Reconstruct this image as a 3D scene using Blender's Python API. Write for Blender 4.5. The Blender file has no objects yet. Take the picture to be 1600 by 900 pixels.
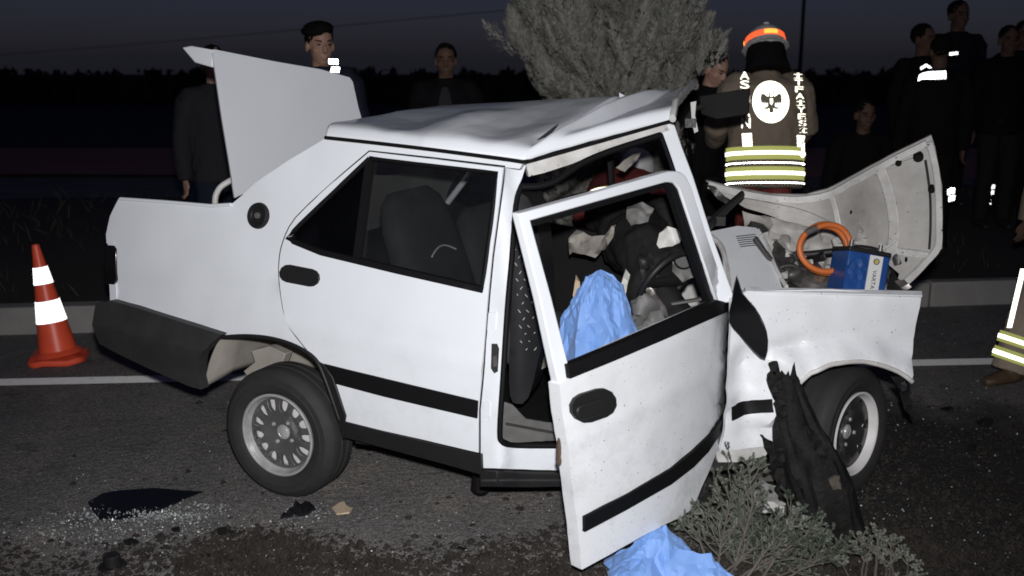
import bpy, bmesh, math, random
from mathutils import Vector as V, Matrix, noise
from mathutils.geometry import delaunay_2d_cdt
from mathutils.bvhtree import BVHTree

random.seed(7)
sc = bpy.context.scene
COL = sc.collection
PI = math.pi
rad = math.radians

# ------------------------------------------------------------------ camera, sky, flash, exposure
CH, CF, CP = 1.85, 1600.0, math.atan(360 / 1600)
cam = bpy.data.cameras.new('camera')
camo = bpy.data.objects.new('camera', cam)
COL.objects.link(camo)
camo.location = (0, 0, CH)
camo.rotation_euler = (PI / 2 - CP, 0, 0)
cam.sensor_width = 36.0
cam.lens = 36.0 * CF / 1600.0
cam.clip_start = 0.05
cam.clip_end = 9000
sc.camera = camo
cam.dof.use_dof = True
cam.dof.focus_distance = 4.25
cam.dof.aperture_fstop = 2.6
sc.cycles.filter_width = 1.75

world = bpy.data.worlds.new('World')
sc.world = world
world.use_nodes = True
wn = world.node_tree.nodes
wl = world.node_tree.links
bg = wn['Background']
sky = wn.new('ShaderNodeTexSky')
sky.sky_type = 'NISHITA'
sky.sun_disc = False
sky.sun_elevation = rad(28)       # even sky light turned down to the level of late dusk
sky.sun_rotation = rad(180)
sky.ozone_density = 2.0
dusk = wn.new('ShaderNodeMix'); dusk.data_type = 'RGBA'; dusk.blend_type = 'MULTIPLY'; dusk.inputs['Factor'].default_value = 1
dusk.inputs['B'].default_value = (0.80, 0.77, 1.36, 1)
wl.new(sky.outputs[0], dusk.inputs['A'])
wl.new(dusk.outputs['Result'], bg.inputs[0])
bg.inputs[1].default_value = 0.0040

fl = bpy.data.lights.new('camera_flash', 'SPOT')   # the photograph is lit by the flash on top of the camera
fl.energy = 765
fl.spot_size = rad(84)
fl.spot_blend = 1.0
fl.shadow_soft_size = 0.035
fl.color = (0.985, 0.985, 1.0)
flo = bpy.data.objects.new('camera_flash', fl)
COL.objects.link(flo)
flo.location = (0.02, -0.02, 2.02)
flo.rotation_euler = (PI / 2 - rad(15), 0, rad(1))

sc.view_settings.view_transform = 'Standard'
sc.view_settings.look = 'None'
sc.view_settings.exposure = 0
sc.view_settings.gamma = 1

# ------------------------------------------------------------------ pixel ray -> place in the world
def ray(u, v):
    x = (u - 800) / CF
    y = (450 - v) / CF
    return V((x, math.cos(CP) + y * math.sin(CP), -math.sin(CP) + y * math.cos(CP)))
CAM = V((0, 0, CH))
def PY(u, v, Y):
    d = ray(u, v)
    return CAM + d * (Y / d.y)
def PZ(u, v, Z=0.0):
    d = ray(u, v)
    return CAM + d * ((Z - CH) / d.z)

# ------------------------------------------------------------------ materials
MATS = {}
def newmat(name):
    m = bpy.data.materials.new(name)
    m.use_nodes = True
    return m, m.node_tree.nodes, m.node_tree.links, m.node_tree.nodes['Principled BSDF']
def mat(name, color, rough=0.5, metal=0.0, coat=0.0, noise_amt=0.0, nscale=12.0, color2=None, bump=0.0, bscale=60.0,
        spec=0.5, speck=None, speck_scale=90, speck_lo=0.62, detail=6, sheen=0, grime=0):
    m, n, l, b = newmat(name)
    b.inputs['Base Color'].default_value = (*color, 1)
    b.inputs['Roughness'].default_value = rough
    b.inputs['Metallic'].default_value = metal
    b.inputs['Coat Weight'].default_value = coat
    b.inputs['Specular IOR Level'].default_value = spec
    if sheen: b.inputs['Sheen Weight'].default_value = sheen
    tc = n.new('ShaderNodeTexCoord')
    cur = None
    if color2 is not None:
        t = n.new('ShaderNodeTexNoise'); t.inputs['Scale'].default_value = nscale; t.inputs['Detail'].default_value = detail
        t.inputs['Roughness'].default_value = 0.65
        l.new(tc.outputs['Object'], t.inputs['Vector'])
        r = n.new('ShaderNodeValToRGB')
        r.color_ramp.elements[0].position = 0.5 - 0.25 * noise_amt
        r.color_ramp.elements[1].position = 0.5 + 0.25 * noise_amt
        r.color_ramp.elements[0].color = (*color, 1)
        r.color_ramp.elements[1].color = (*color2, 1)
        l.new(t.outputs['Fac'], r.inputs['Fac'])
        cur = r.outputs['Color']
    if speck is not None:
        t2 = n.new('ShaderNodeTexNoise'); t2.inputs['Scale'].default_value = speck_scale; t2.inputs['Detail'].default_value = 2
        l.new(tc.outputs['Object'], t2.inputs['Vector'])
        r2 = n.new('ShaderNodeValToRGB')
        r2.color_ramp.elements[0].position = speck_lo
        r2.color_ramp.elements[1].position = speck_lo + 0.06
        r2.color_ramp.elements[0].color = (0, 0, 0, 1); r2.color_ramp.elements[1].color = (1, 1, 1, 1)
        l.new(t2.outputs['Fac'], r2.inputs['Fac'])
        mx = n.new('ShaderNodeMix'); mx.data_type = 'RGBA'
        l.new(r2.outputs['Color'], mx.inputs['Factor'])
        if cur is not None: l.new(cur, mx.inputs['A'])
        else: mx.inputs['A'].default_value = (*color, 1)
        mx.inputs['B'].default_value = (*speck, 1)
        cur = mx.outputs['Result']
    if grime:
        sx = n.new('ShaderNodeSeparateXYZ'); l.new(tc.outputs['Object'], sx.inputs[0])
        mr = n.new('ShaderNodeMapRange'); l.new(sx.outputs['Z'], mr.inputs[0])
        mr.inputs[1].default_value = 0.95; mr.inputs[2].default_value = 0.25; mr.inputs[3].default_value = 0.05; mr.inputs[4].default_value = 1.0
        gt = n.new('ShaderNodeTexNoise'); gt.inputs['Scale'].default_value = 6; gt.inputs['Detail'].default_value = 10; gt.inputs['Roughness'].default_value = 0.75
        l.new(tc.outputs['Object'], gt.inputs['Vector'])
        gr = n.new('ShaderNodeMapRange'); l.new(gt.outputs['Fac'], gr.inputs[0])
        gr.inputs[1].default_value = 0.48; gr.inputs[2].default_value = 0.80; gr.inputs[3].default_value = 0.0; gr.inputs[4].default_value = grime
        mu = n.new('ShaderNodeMath'); mu.operation = 'MULTIPLY'; l.new(mr.outputs[0], mu.inputs[0]); l.new(gr.outputs[0], mu.inputs[1])
        mx = n.new('ShaderNodeMix'); mx.data_type = 'RGBA'
        l.new(mu.outputs[0], mx.inputs['Factor'])
        if cur is not None: l.new(cur, mx.inputs['A'])
        else: mx.inputs['A'].default_value = (*color, 1)
        mx.inputs['B'].default_value = (0.20, 0.175, 0.15, 1)
        cur = mx.outputs['Result']
    if cur is not None: l.new(cur, b.inputs['Base Color'])
    if bump:
        t3 = n.new('ShaderNodeTexNoise'); t3.inputs['Scale'].default_value = bscale; t3.inputs['Detail'].default_value = 5
        l.new(tc.outputs['Object'], t3.inputs['Vector'])
        bp = n.new('ShaderNodeBump'); bp.inputs['Strength'].default_value = bump; bp.inputs['Distance'].default_value = 0.01
        l.new(t3.outputs['Fac'], bp.inputs['Height'])
        l.new(bp.outputs['Normal'], b.inputs['Normal'])
    return m

def retro(name, color, rough=0.42, gain=1.0):
    # retroreflective tape: sends light back the way it came (its micro prisms), over a pale plastic film
    m, n, l, b = newmat(name)
    b.inputs['Base Color'].default_value = (*[0.75 * c for c in color], 1)
    b.inputs['Roughness'].default_value = 0.5
    g = n.new('ShaderNodeBsdfAnisotropic') if False else n.new('ShaderNodeBsdfGlossy')
    g.inputs['Color'].default_value = (*color, 1)
    g.inputs['Roughness'].default_value = rough
    geo = n.new('ShaderNodeNewGeometry')
    l.new(geo.outputs['Incoming'], g.inputs['Normal'])
    mx = n.new('ShaderNodeMixShader'); mx.inputs[0].default_value = 0.75
    l.new(b.outputs[0], mx.inputs[1]); l.new(g.outputs[0], mx.inputs[2])
    l.new(mx.outputs[0], n['Material Output'].inputs['Surface'])
    return m

def glassmat(name, tint=(0.6, 0.6, 0.6), gloss=0.07, dust=0.0):
    m, n, l, b = newmat(name)
    n.remove(b)
    t = n.new('ShaderNodeBsdfTransparent'); t.inputs[0].default_value = (*tint, 1)
    g = n.new('ShaderNodeBsdfGlossy'); g.inputs['Roughness'].default_value = 0.03
    mx = n.new('ShaderNodeMixShader'); mx.inputs[0].default_value = gloss
    l.new(t.outputs[0], mx.inputs[1]); l.new(g.outputs[0], mx.inputs[2])
    d = n.new('ShaderNodeBsdfDiffuse'); d.inputs[0].default_value = (0.5, 0.49, 0.46, 1)
    m2 = n.new('ShaderNodeMixShader')
    tc = n.new('ShaderNodeTexCoord'); tx = n.new('ShaderNodeTexNoise'); tx.inputs['Scale'].default_value = 7; tx.inputs['Detail'].default_value = 8
    l.new(tc.outputs['Object'], tx.inputs['Vector'])
    mm = n.new('ShaderNodeMath'); mm.operation = 'MULTIPLY'; mm.inputs[1].default_value = dust
    l.new(tx.outputs['Fac'], mm.inputs[0]); l.new(mm.outputs[0], m2.inputs[0])
    l.new(mx.outputs[0], m2.inputs[1]); l.new(d.outputs[0], m2.inputs[2])
    l.new(m2.outputs[0], n['Material Output'].inputs['Surface'])
    return m

M = MATS
M['paint'] = mat('white_car_paint', (0.79, 0.81, 0.84), 0.38, coat=0.35, color2=(0.76, 0.78, 0.805), noise_amt=1.6, nscale=3.5, bump=0.012, bscale=5, grime=0.30)
M['paint_muddy'] = mat('muddy_white_paint', (0.79, 0.805, 0.825), 0.42, coat=0.25, color2=(0.765, 0.775, 0.785), noise_amt=1.1, nscale=4.5, speck=(0.12, 0.10, 0.08), speck_scale=115, speck_lo=0.70, bump=0.015, bscale=6, grime=0.55)
M['paint_worn'] = mat('scuffed_white_paint', (0.72, 0.71, 0.69), 0.5, color2=(0.42, 0.40, 0.37), noise_amt=1.0, nscale=9, speck=(0.12, 0.10, 0.08), speck_scale=60, speck_lo=0.68)
M['paint_under'] = mat('grimy_hood_underside', (0.58, 0.565, 0.54), 0.55, color2=(0.21, 0.19, 0.165), noise_amt=1.5, nscale=4.2, speck=(0.06, 0.05, 0.045), speck_scale=85, speck_lo=0.70)
M['well'] = mat('wheel_well_paint', (0.40, 0.37, 0.32), 0.65, color2=(0.25, 0.23, 0.20), noise_amt=1.2, nscale=7)
M['black_plastic'] = mat('black_plastic', (0.010, 0.010, 0.011), 0.5, color2=(0.017, 0.0165, 0.016), spec=0.35, noise_amt=1.2, nscale=9, bump=0.06, bscale=260)
M['bumper_plastic'] = mat('weathered_bumper_plastic', (0.020, 0.020, 0.021), 0.55, color2=(0.042, 0.041, 0.040), noise_amt=1.3, nscale=7, bump=0.08, bscale=200)
M['rubber'] = mat('rubber_seal', (0.006, 0.006, 0.0065), 0.6, spec=0.15)
M['tyre'] = mat('tyre_rubber', (0.036, 0.035, 0.035), 0.7, color2=(0.022, 0.0215, 0.0215), spec=0.3, noise_amt=1.2, nscale=14, bump=0.1, bscale=120)
M['alloy'] = mat('polished_alloy', (0.82, 0.81, 0.80), 0.24, metal=0.45, color2=(0.42, 0.41, 0.39), noise_amt=1.2, nscale=18)
M['alloy_dark'] = mat('grey_alloy_face', (0.125, 0.125, 0.125), 0.40, metal=0.2, color2=(0.075, 0.073, 0.071), noise_amt=1.2, nscale=22)
M['cavity'] = mat('painted_cavity_shade', (0.02, 0.02, 0.02), 0.8)  # near-black for plates: shade of recesses, slots and gaps put into the colour
M['drum'] = mat('brake_drum_steel', (0.74, 0.73, 0.71), 0.5, color2=(0.58, 0.56, 0.54), noise_amt=1.2, nscale=16)
M['trim_in'] = mat('dark_interior_trim', (0.010, 0.010, 0.011), 0.75, color2=(0.018, 0.0175, 0.0175), spec=0.15, noise_amt=1.2, nscale=6)
M['seat'] = mat('dark_seat_fabric', (0.032, 0.032, 0.034), 0.9, spec=0.2, color2=(0.052, 0.051, 0.052), noise_amt=1.2, nscale=10, bump=0.15, bscale=220)
M['seat_side'] = mat('charcoal_seat_vinyl', (0.020, 0.020, 0.022), 0.6, color2=(0.013, 0.013, 0.014), spec=0.2, noise_amt=1.2, nscale=8)
M['piping'] = mat('pale_piping', (0.55, 0.54, 0.52), 0.6)
M['grey_trim'] = mat('grey_plastic_trim', (0.13, 0.126, 0.12), 0.55, color2=(0.085, 0.082, 0.078), noise_amt=1.2, nscale=8)
M['lining'] = mat('torn_beige_lining', (0.36, 0.33, 0.29), 0.85, color2=(0.16, 0.145, 0.13), noise_amt=1.1, nscale=9)
M['white_plastic'] = mat('white_plastic', (0.66, 0.65, 0.62), 0.5, color2=(0.50, 0.48, 0.45), noise_amt=1.2, nscale=8)
M['bare_metal'] = mat('bare_metal', (0.36, 0.35, 0.34), 0.38, metal=0.7, color2=(0.16, 0.13, 0.11), noise_amt=1.1, nscale=15)
M['rust'] = mat('rusty_metal', (0.13, 0.075, 0.045), 0.8, color2=(0.07, 0.055, 0.045), noise_amt=1.2, nscale=20)
M['engine'] = mat('oily_engine_black', (0.025, 0.024, 0.023), 0.42, color2=(0.06, 0.056, 0.052), noise_amt=1.1, nscale=14, bump=0.2, bscale=60)
M['tail'] = mat('dark_lamp_lens', (0.008, 0.006, 0.006), 0.15, coat=0.5)
M['glass'] = glassmat('window_glass', (0.80, 0.81, 0.81), 0.05, 0.012)
M['glass_dark'] = glassmat('tinted_quarter_glass', (0.25, 0.25, 0.26), 0.05, 0.006)
M['orange'] = mat('orange_hose_rubber', (0.60, 0.15, 0.030), 0.5, color2=(0.44, 0.11, 0.03), noise_amt=1.2, nscale=20)
M['batt'] = mat('blue_battery_plastic', (0.020, 0.075, 0.26), 0.3, color2=(0.014, 0.05, 0.18), noise_amt=1.2, nscale=18)
M['label'] = mat('white_label', (0.62, 0.62, 0.60), 0.5)
M['ink'] = mat('dark_ink', (0.02, 0.02, 0.03), 0.5)
M['logo'] = mat('yellow_logo', (0.45, 0.36, 0.05), 0.5)
M['sheet'] = mat('light_blue_sheet', (0.165, 0.325, 0.70), 0.6, color2=(0.205, 0.37, 0.75), noise_amt=1.4, nscale=9, bump=0.12, bscale=350, sheen=0.15)
M['cone'] = mat('orange_cone_plastic', (0.95, 0.12, 0.05), 0.4, color2=(0.80, 0.09, 0.04), noise_amt=1.2, nscale=12)
M['retro_white'] = retro('white_reflective_tape', (1.0, 1.0, 1.0), 0.30)
M['retro_cone'] = retro('white_cone_sleeve', (0.95, 0.95, 0.95), 0.42)
M['retro_silver'] = retro('silver_reflective_tape', (0.80, 0.78, 0.62), 0.36)
M['retro_yellow'] = retro('yellow_reflective_tape', (0.46, 0.48, 0.14), 0.55)
M['retro_orange'] = retro('orange_reflective_tape', (0.80, 0.10, 0.03), 0.44)
M['retro_amber'] = retro('amber_reflective_tape', (0.85, 0.40, 0.06), 0.42)
M['skin'] = mat('skin', (0.42, 0.25, 0.18), 0.55, color2=(0.34, 0.19, 0.14), noise_amt=1.2, nscale=18)
M['skin_dim'] = mat('dimmed_skin', (0.125, 0.070, 0.050), 0.7, spec=0.2, color2=(0.085, 0.048, 0.035), noise_amt=1.2, nscale=18)  # darker copy of the skin: dim light on background faces put into the colour
M['hair'] = mat('dark_hair', (0.006, 0.0055, 0.005), 0.8, spec=0.1, bump=0.5, bscale=120)
M['eye'] = mat('eye', (0.03, 0.025, 0.02), 0.2)
M['jacket_black'] = mat('black_jacket_cloth', (0.006, 0.006, 0.007), 0.9, spec=0.1, bump=0.3, bscale=18)
M['jacket_navy'] = mat('navy_jacket_cloth', (0.008, 0.009, 0.014), 0.9, spec=0.1, bump=0.3, bscale=18)
M['uniform'] = mat('dark_blue_uniform', (0.016, 0.018, 0.030), 0.85, spec=0.15, bump=0.3, bscale=18)
M['vest_grey'] = mat('grey_pullover', (0.026, 0.026, 0.030), 0.9, spec=0.1, bump=0.3, bscale=22)
M['sleeve_grey'] = mat('grey_jacket_cloth', (0.022, 0.022, 0.025), 0.9, spec=0.1, bump=0.3, bscale=18)
M['jeans'] = mat('dark_denim', (0.014, 0.017, 0.028), 0.9, spec=0.1, bump=0.2, bscale=60)
M['trousers'] = mat('dark_trousers', (0.008, 0.0078, 0.008), 0.9, spec=0.1, bump=0.2, bscale=30)
M['trousers_grey'] = mat('grey_trousers', (0.016, 0.0155, 0.015), 0.9, spec=0.1, bump=0.2, bscale=30)
M['turnout'] = mat('tan_turnout_cloth', (0.250, 0.195, 0.140), 0.85, color2=(0.165, 0.130, 0.096), noise_amt=1.3, nscale=7, bump=0.35, bscale=14)
M['turnout_leg'] = mat('brightened_turnout_cloth', (0.40, 0.32, 0.25), 0.85, color2=(0.26, 0.205, 0.165), noise_amt=1.2, nscale=7, bump=0.35, bscale=14)  # tan cloth lightened in its colour to offset weak flash at the edge
M['red_cloth'] = mat('dark_red_cloth', (0.17, 0.022, 0.020), 0.8)
M['shoe'] = mat('dark_shoe_leather', (0.018, 0.016, 0.015), 0.5)
M['boot'] = mat('brown_rubber_boot', (0.12, 0.072, 0.036), 0.5, color2=(0.06, 0.04, 0.024), noise_amt=1.2, nscale=14)
M['helmet'] = mat('pale_helmet_shell', (0.62, 0.61, 0.59), 0.4, color2=(0.45, 0.44, 0.43), noise_amt=1.2, nscale=14)
M['bark'] = mat('bark', (0.075, 0.062, 0.050), 0.9, color2=(0.04, 0.033, 0.028), noise_amt=1.2, nscale=14, bump=0.6, bscale=40)
M['char'] = mat('blackened_bark', (0.0055, 0.005, 0.005), 0.75, color2=(0.018, 0.0165, 0.0155), spec=0.2, noise_amt=0.9, nscale=16, bump=0.8, bscale=45)
M['splinter'] = mat('splintered_wood', (0.085, 0.070, 0.055), 0.85)
M['needle'] = mat('grey_green_needles', (0.36, 0.345, 0.305), 0.85, color2=(0.25, 0.25, 0.215), noise_amt=1.2, nscale=1.7)
M['needle_cut'] = mat('green_conifer_scales', (0.062, 0.078, 0.056), 0.7, color2=(0.19, 0.20, 0.165), noise_amt=1.3, nscale=6)
M['needle_pale'] = mat('pale_conifer_tips', (0.22, 0.22, 0.19), 0.7, color2=(0.12, 0.13, 0.105), noise_amt=1.3, nscale=8)
M['far_leaf'] = mat('dark_far_foliage', (0.020, 0.022, 0.018), 0.9)
M['soil_dark'] = mat('dark_soil', (0.020, 0.017, 0.015), 0.95, color2=(0.033, 0.028, 0.024), noise_amt=1.2, nscale=3, bump=0.8, bscale=12)
M['soil_red'] = mat('reddish_bare_soil', (0.50, 0.20, 0.15), 0.95, color2=(0.27, 0.13, 0.10), noise_amt=1.1, nscale=0.6, bump=0.5, bscale=5)
M['clod'] = mat('dark_soil_clods', (0.014, 0.012, 0.011), 0.95, spec=0.1, color2=(0.050, 0.043, 0.037), noise_amt=1.2, nscale=9)
M['grit'] = mat('road_grit', (0.12, 0.115, 0.105), 0.8, color2=(0.055, 0.052, 0.050), noise_amt=1.1, nscale=25)
M['shard'] = mat('safety_glass_crumbs', (0.55, 0.58, 0.57), 0.3, color2=(0.12, 0.13, 0.13), noise_amt=1.3, nscale=60, spec=0.6)
M['pane_dark'] = mat('dark_tinted_pane', (0.008, 0.008, 0.010), 0.35, coat=0.15)
M['grass_dry'] = mat('dry_grass', (0.045, 0.042, 0.030), 0.9)
M['kerb'] = mat('kerb_concrete', (0.36, 0.345, 0.32), 0.85, color2=(0.25, 0.24, 0.225), noise_amt=1.2, nscale=4, bump=0.3, bscale=60)
M['gloss_black'] = mat('gloss_black_plastic', (0.004, 0.004, 0.0045), 0.35, spec=0.25, bump=0.05, bscale=30)
M['wheel_black'] = mat('dirty_dark_alloy', (0.060, 0.058, 0.056), 0.35, metal=0.4, color2=(0.025, 0.023, 0.022), noise_amt=1.2, nscale=20)
M['twig'] = mat('pale_bare_twig', (0.16, 0.14, 0.118), 0.85, color2=(0.075, 0.064, 0.053), noise_amt=1.2, nscale=12)
M['kerb_joint'] = mat('kerb_mortar', (0.07, 0.067, 0.063), 0.9)
M['beige_chip'] = mat('beige_broken_foam', (0.52, 0.40, 0.28), 0.8)
M['pole'] = mat('dark_pole_wood', (0.02, 0.02, 0.02), 0.9)

def asphalt():
    m, n, l, b = newmat('asphalt')
    tc = n.new('ShaderNodeTexCoord')
    def nz(scale, det=6, rough=0.6):
        t = n.new('ShaderNodeTexNoise'); t.inputs['Scale'].default_value = scale; t.inputs['Detail'].default_value = det
        t.inputs['Roughness'].default_value = rough
        l.new(tc.outputs['Object'], t.inputs['Vector']); return t.outputs['Fac']
    def ramp(src, p0, p1, c0, c1):
        r = n.new('ShaderNodeValToRGB'); e = r.color_ramp.elements
        e[0].position = p0; e[1].position = p1; e[0].color = (*c0, 1); e[1].color = (*c1, 1)
        l.new(src, r.inputs['Fac']); return r.outputs['Color']
    def mix(f, a, bb, mode='MIX'):
        x = n.new('ShaderNodeMix'); x.data_type = 'RGBA'; x.blend_type = mode
        if isinstance(f, float): x.inputs['Factor'].default_value = f
        else: l.new(f, x.inputs['Factor'])
        for k, s in (('A', a), ('B', bb)):
            if isinstance(s, tuple): x.inputs[k].default_value = (*s, 1)
            else: l.new(s, x.inputs[k])
        return x.outputs['Result']
    base = ramp(nz(1.1, 8), 0.35, 0.65, (0.150, 0.143, 0.139), (0.215, 0.204, 0.196))
    dirt = ramp(nz(2.3, 9, 0.7), 0.52, 0.66, (0, 0, 0), (0.75, 0.75, 0.75))
    base = mix(dirt, base, (0.265, 0.238, 0.210))
    base = mix(ramp(nz(3.7, 9, 0.72), 0.56, 0.68, (0, 0, 0), (0.8, 0.8, 0.8)), base, (0.070, 0.066, 0.063))
    vo = n.new('ShaderNodeTexVoronoi'); vo.inputs['Scale'].default_value = 150
    l.new(tc.outputs['Object'], vo.inputs['Vector'])
    agg = ramp(vo.outputs['Color'], 0.3, 0.85, (0.55, 0.55, 0.55), (1.35, 1.33, 1.30))
    c = mix(1.0, base, agg, 'MULTIPLY')
    sp = ramp(nz(210, 2), 0.70, 0.76, (0, 0, 0), (1, 1, 1))
    c = mix(sp, c, (0.34, 0.33, 0.31))
    # oil and coolant soaked area under the crushed front (a stain with a shape of its own)
    geo = n.new('ShaderNodeSeparateXYZ'); l.new(tc.outputs['Object'], geo.inputs[0])
    def blob(cx, cy, rx, ry):
        mp = n.new('ShaderNodeMapping'); mp.vector_type = 'TEXTURE'
        mp.inputs['Location'].default_value = (cx, cy, 0); mp.inputs['Scale'].default_value = (rx, ry, 1)
        l.new(tc.outputs['Object'], mp.inputs['Vector'])
        ln = n.new('ShaderNodeVectorMath'); ln.operation = 'LENGTH'; l.new(mp.outputs[0], ln.inputs[0])
        return ln.outputs['Value']
    d = n.new('ShaderNodeMath'); d.operation = 'MINIMUM'
    l.new(blob(1.95, 4.30, 1.25, 1.05), d.inputs[0]); l.new(blob(2.1, 3.55, 1.25, 0.75), d.inputs[1])
    ad = n.new('ShaderNodeMath'); ad.operation = 'ADD'
    sc_ = n.new('ShaderNodeMath'); sc_.operation = 'MULTIPLY'; sc_.inputs[1].default_value = 1.1
    l.new(nz(3.2, 8), sc_.inputs[0]); l.new(d.outputs[0], ad.inputs[0]); l.new(sc_.outputs[0], ad.inputs[1])
    stain = ramp(ad.outputs[0], 1.15, 1.45, (1, 1, 1), (0, 0, 0))
    st = n.new('ShaderNodeMapRange'); l.new(ad.outputs[0], st.inputs[0])
    st.inputs[1].default_value = 1.25; st.inputs[2].default_value = 1.8; st.inputs[3].default_value = 0.9; st.inputs[4].default_value = 0.0
    c = mix(st.outputs[0], c, (0.016, 0.015, 0.015))
    l.new(c, b.inputs['Base Color'])
    rr = n.new('ShaderNodeMapRange'); l.new(st.outputs[0], rr.inputs[0]); rr.inputs[3].default_value = 0.85; rr.inputs[4].default_value = 0.5
    l.new(rr.outputs[0], b.inputs['Roughness'])
    bp = n.new('ShaderNodeBump'); bp.inputs['Strength'].default_value = 0.6; bp.inputs['Distance'].default_value = 0.006
    l.new(vo.outputs['Distance'], bp.inputs['Height'])
    bp2 = n.new('ShaderNodeBump'); bp2.inputs['Strength'].default_value = 0.5; bp2.inputs['Distance'].default_value = 0.02
    l.new(nz(30, 5), bp2.inputs['Height']); l.new(bp.outputs[0], bp2.inputs['Normal']); l.new(bp2.outputs[0], b.inputs['Normal'])
    return m
M['asphalt'] = asphalt()
def roadpaint():
    m, n, l, b = newmat('worn_road_paint')
    tc = n.new('ShaderNodeTexCoord'); t = n.new('ShaderNodeTexNoise'); t.inputs['Scale'].default_value = 28; t.inputs['Detail'].default_value = 8
    t.inputs['Roughness'].default_value = 0.75
    l.new(tc.outputs['Object'], t.inputs['Vector'])
    r = n.new('ShaderNodeValToRGB'); e = r.color_ramp.elements
    e[0].position = 0.30; e[1].position = 0.44; e[0].color = (0.34, 0.33, 0.32, 1); e[1].color = (0.86, 0.85, 0.83, 1)
    l.new(t.outputs['Fac'], r.inputs['Fac']); l.new(r.outputs['Color'], b.inputs['Base Color'])
    b.inputs['Roughness'].default_value = 0.8
    g = n.new('ShaderNodeBsdfGlossy'); g.inputs['Roughness'].default_value = 0.7      # glass beads in the paint
    l.new(r.outputs['Color'], g.inputs['Color'])
    geo = n.new('ShaderNodeNewGeometry'); l.new(geo.outputs['Incoming'], g.inputs['Normal'])
    mx = n.new('ShaderNodeMixShader'); mx.inputs[0].default_value = 0.22
    l.new(b.outputs[0], mx.inputs[1]); l.new(g.outputs[0], mx.inputs[2]); l.new(mx.outputs[0], n['Material Output'].inputs['Surface'])
    return m
M['roadpaint'] = roadpaint()

# ------------------------------------------------------------------ object helpers
def tag(o, label=None, cat=None, group=None, kind=None):
    if label: o['label'] = label
    if cat: o['category'] = cat
    if group: o['group'] = group
    if kind: o['kind'] = kind
    return o
def thing(name, label, cat, loc, group=None):
    o = bpy.data.objects.new(name, None)
    o.empty_display_size = 0.1
    COL.objects.link(o)
    o.location = loc
    return tag(o, label, cat, group)
def wloc(o):
    p = V((0, 0, 0))
    while o is not None:
        p += o.location
        o = o.parent
    return p
def link_mesh(name, me, m, parent=None, smooth=35, origin=None):
    """me holds world coordinates; it is moved to the parent's own frame"""
    o = bpy.data.objects.new(name, me)
    COL.objects.link(o)
    mats = m if isinstance(m, (list, tuple)) else [m]
    me.materials.clear()
    for k in mats: me.materials.append(M[k])
    base = wloc(parent) if parent is not None else V((0, 0, 0))
    loc = V(origin) - base if origin is not None else V((0, 0, 0))
    me.transform(Matrix.Translation(-(base + loc)))
    o.location = loc
    if parent is not None: o.parent = parent
    if smooth:
        for p in me.polygons: p.use_smooth = True
        me.set_sharp_from_angle(angle=rad(smooth))
    me.update()
    return o
def bm_obj(name, bm, m, parent=None, smooth=35, recalc=True, origin=None):
    if recalc: bmesh.ops.recalc_face_normals(bm, faces=bm.faces)
    me = bpy.data.meshes.new(name)
    bm.to_mesh(me); bm.free()
    return link_mesh(name, me, m, parent, smooth, origin)
def bevel(o, w=0.004, seg=2, ang=40):
    b = o.modifiers.new('bevel', 'BEVEL'); b.width = w; b.segments = seg; b.limit_method = 'ANGLE'; b.angle_limit = rad(ang)
    b.harden_normals = False
    return o

def spl(pts, n=6, closed=False):
    """Catmull-Rom through points of any dimension"""
    P = [tuple(p) for p in pts]
    out = []
    N = len(P)
    rng = range(N) if closed else range(N - 1)
    for i in rng:
        p0 = P[(i - 1) % N] if closed or i > 0 else P[0]
        p1, p2 = P[i], P[(i + 1) % N]
        p3 = P[(i + 2) % N] if closed or i + 2 < N else P[-1]
        for k in range(n):
            t = k / n
            out.append(tuple(0.5 * (2 * b + (c - a) * t + (2 * a - 5 * b + 4 * c - d) * t * t + (3 * b - a - 3 * c + d) * t ** 3)
                             for a, b, c, d in zip(p0, p1, p2, p3)))
    if not closed: out.append(P[-1])
    return out

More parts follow.
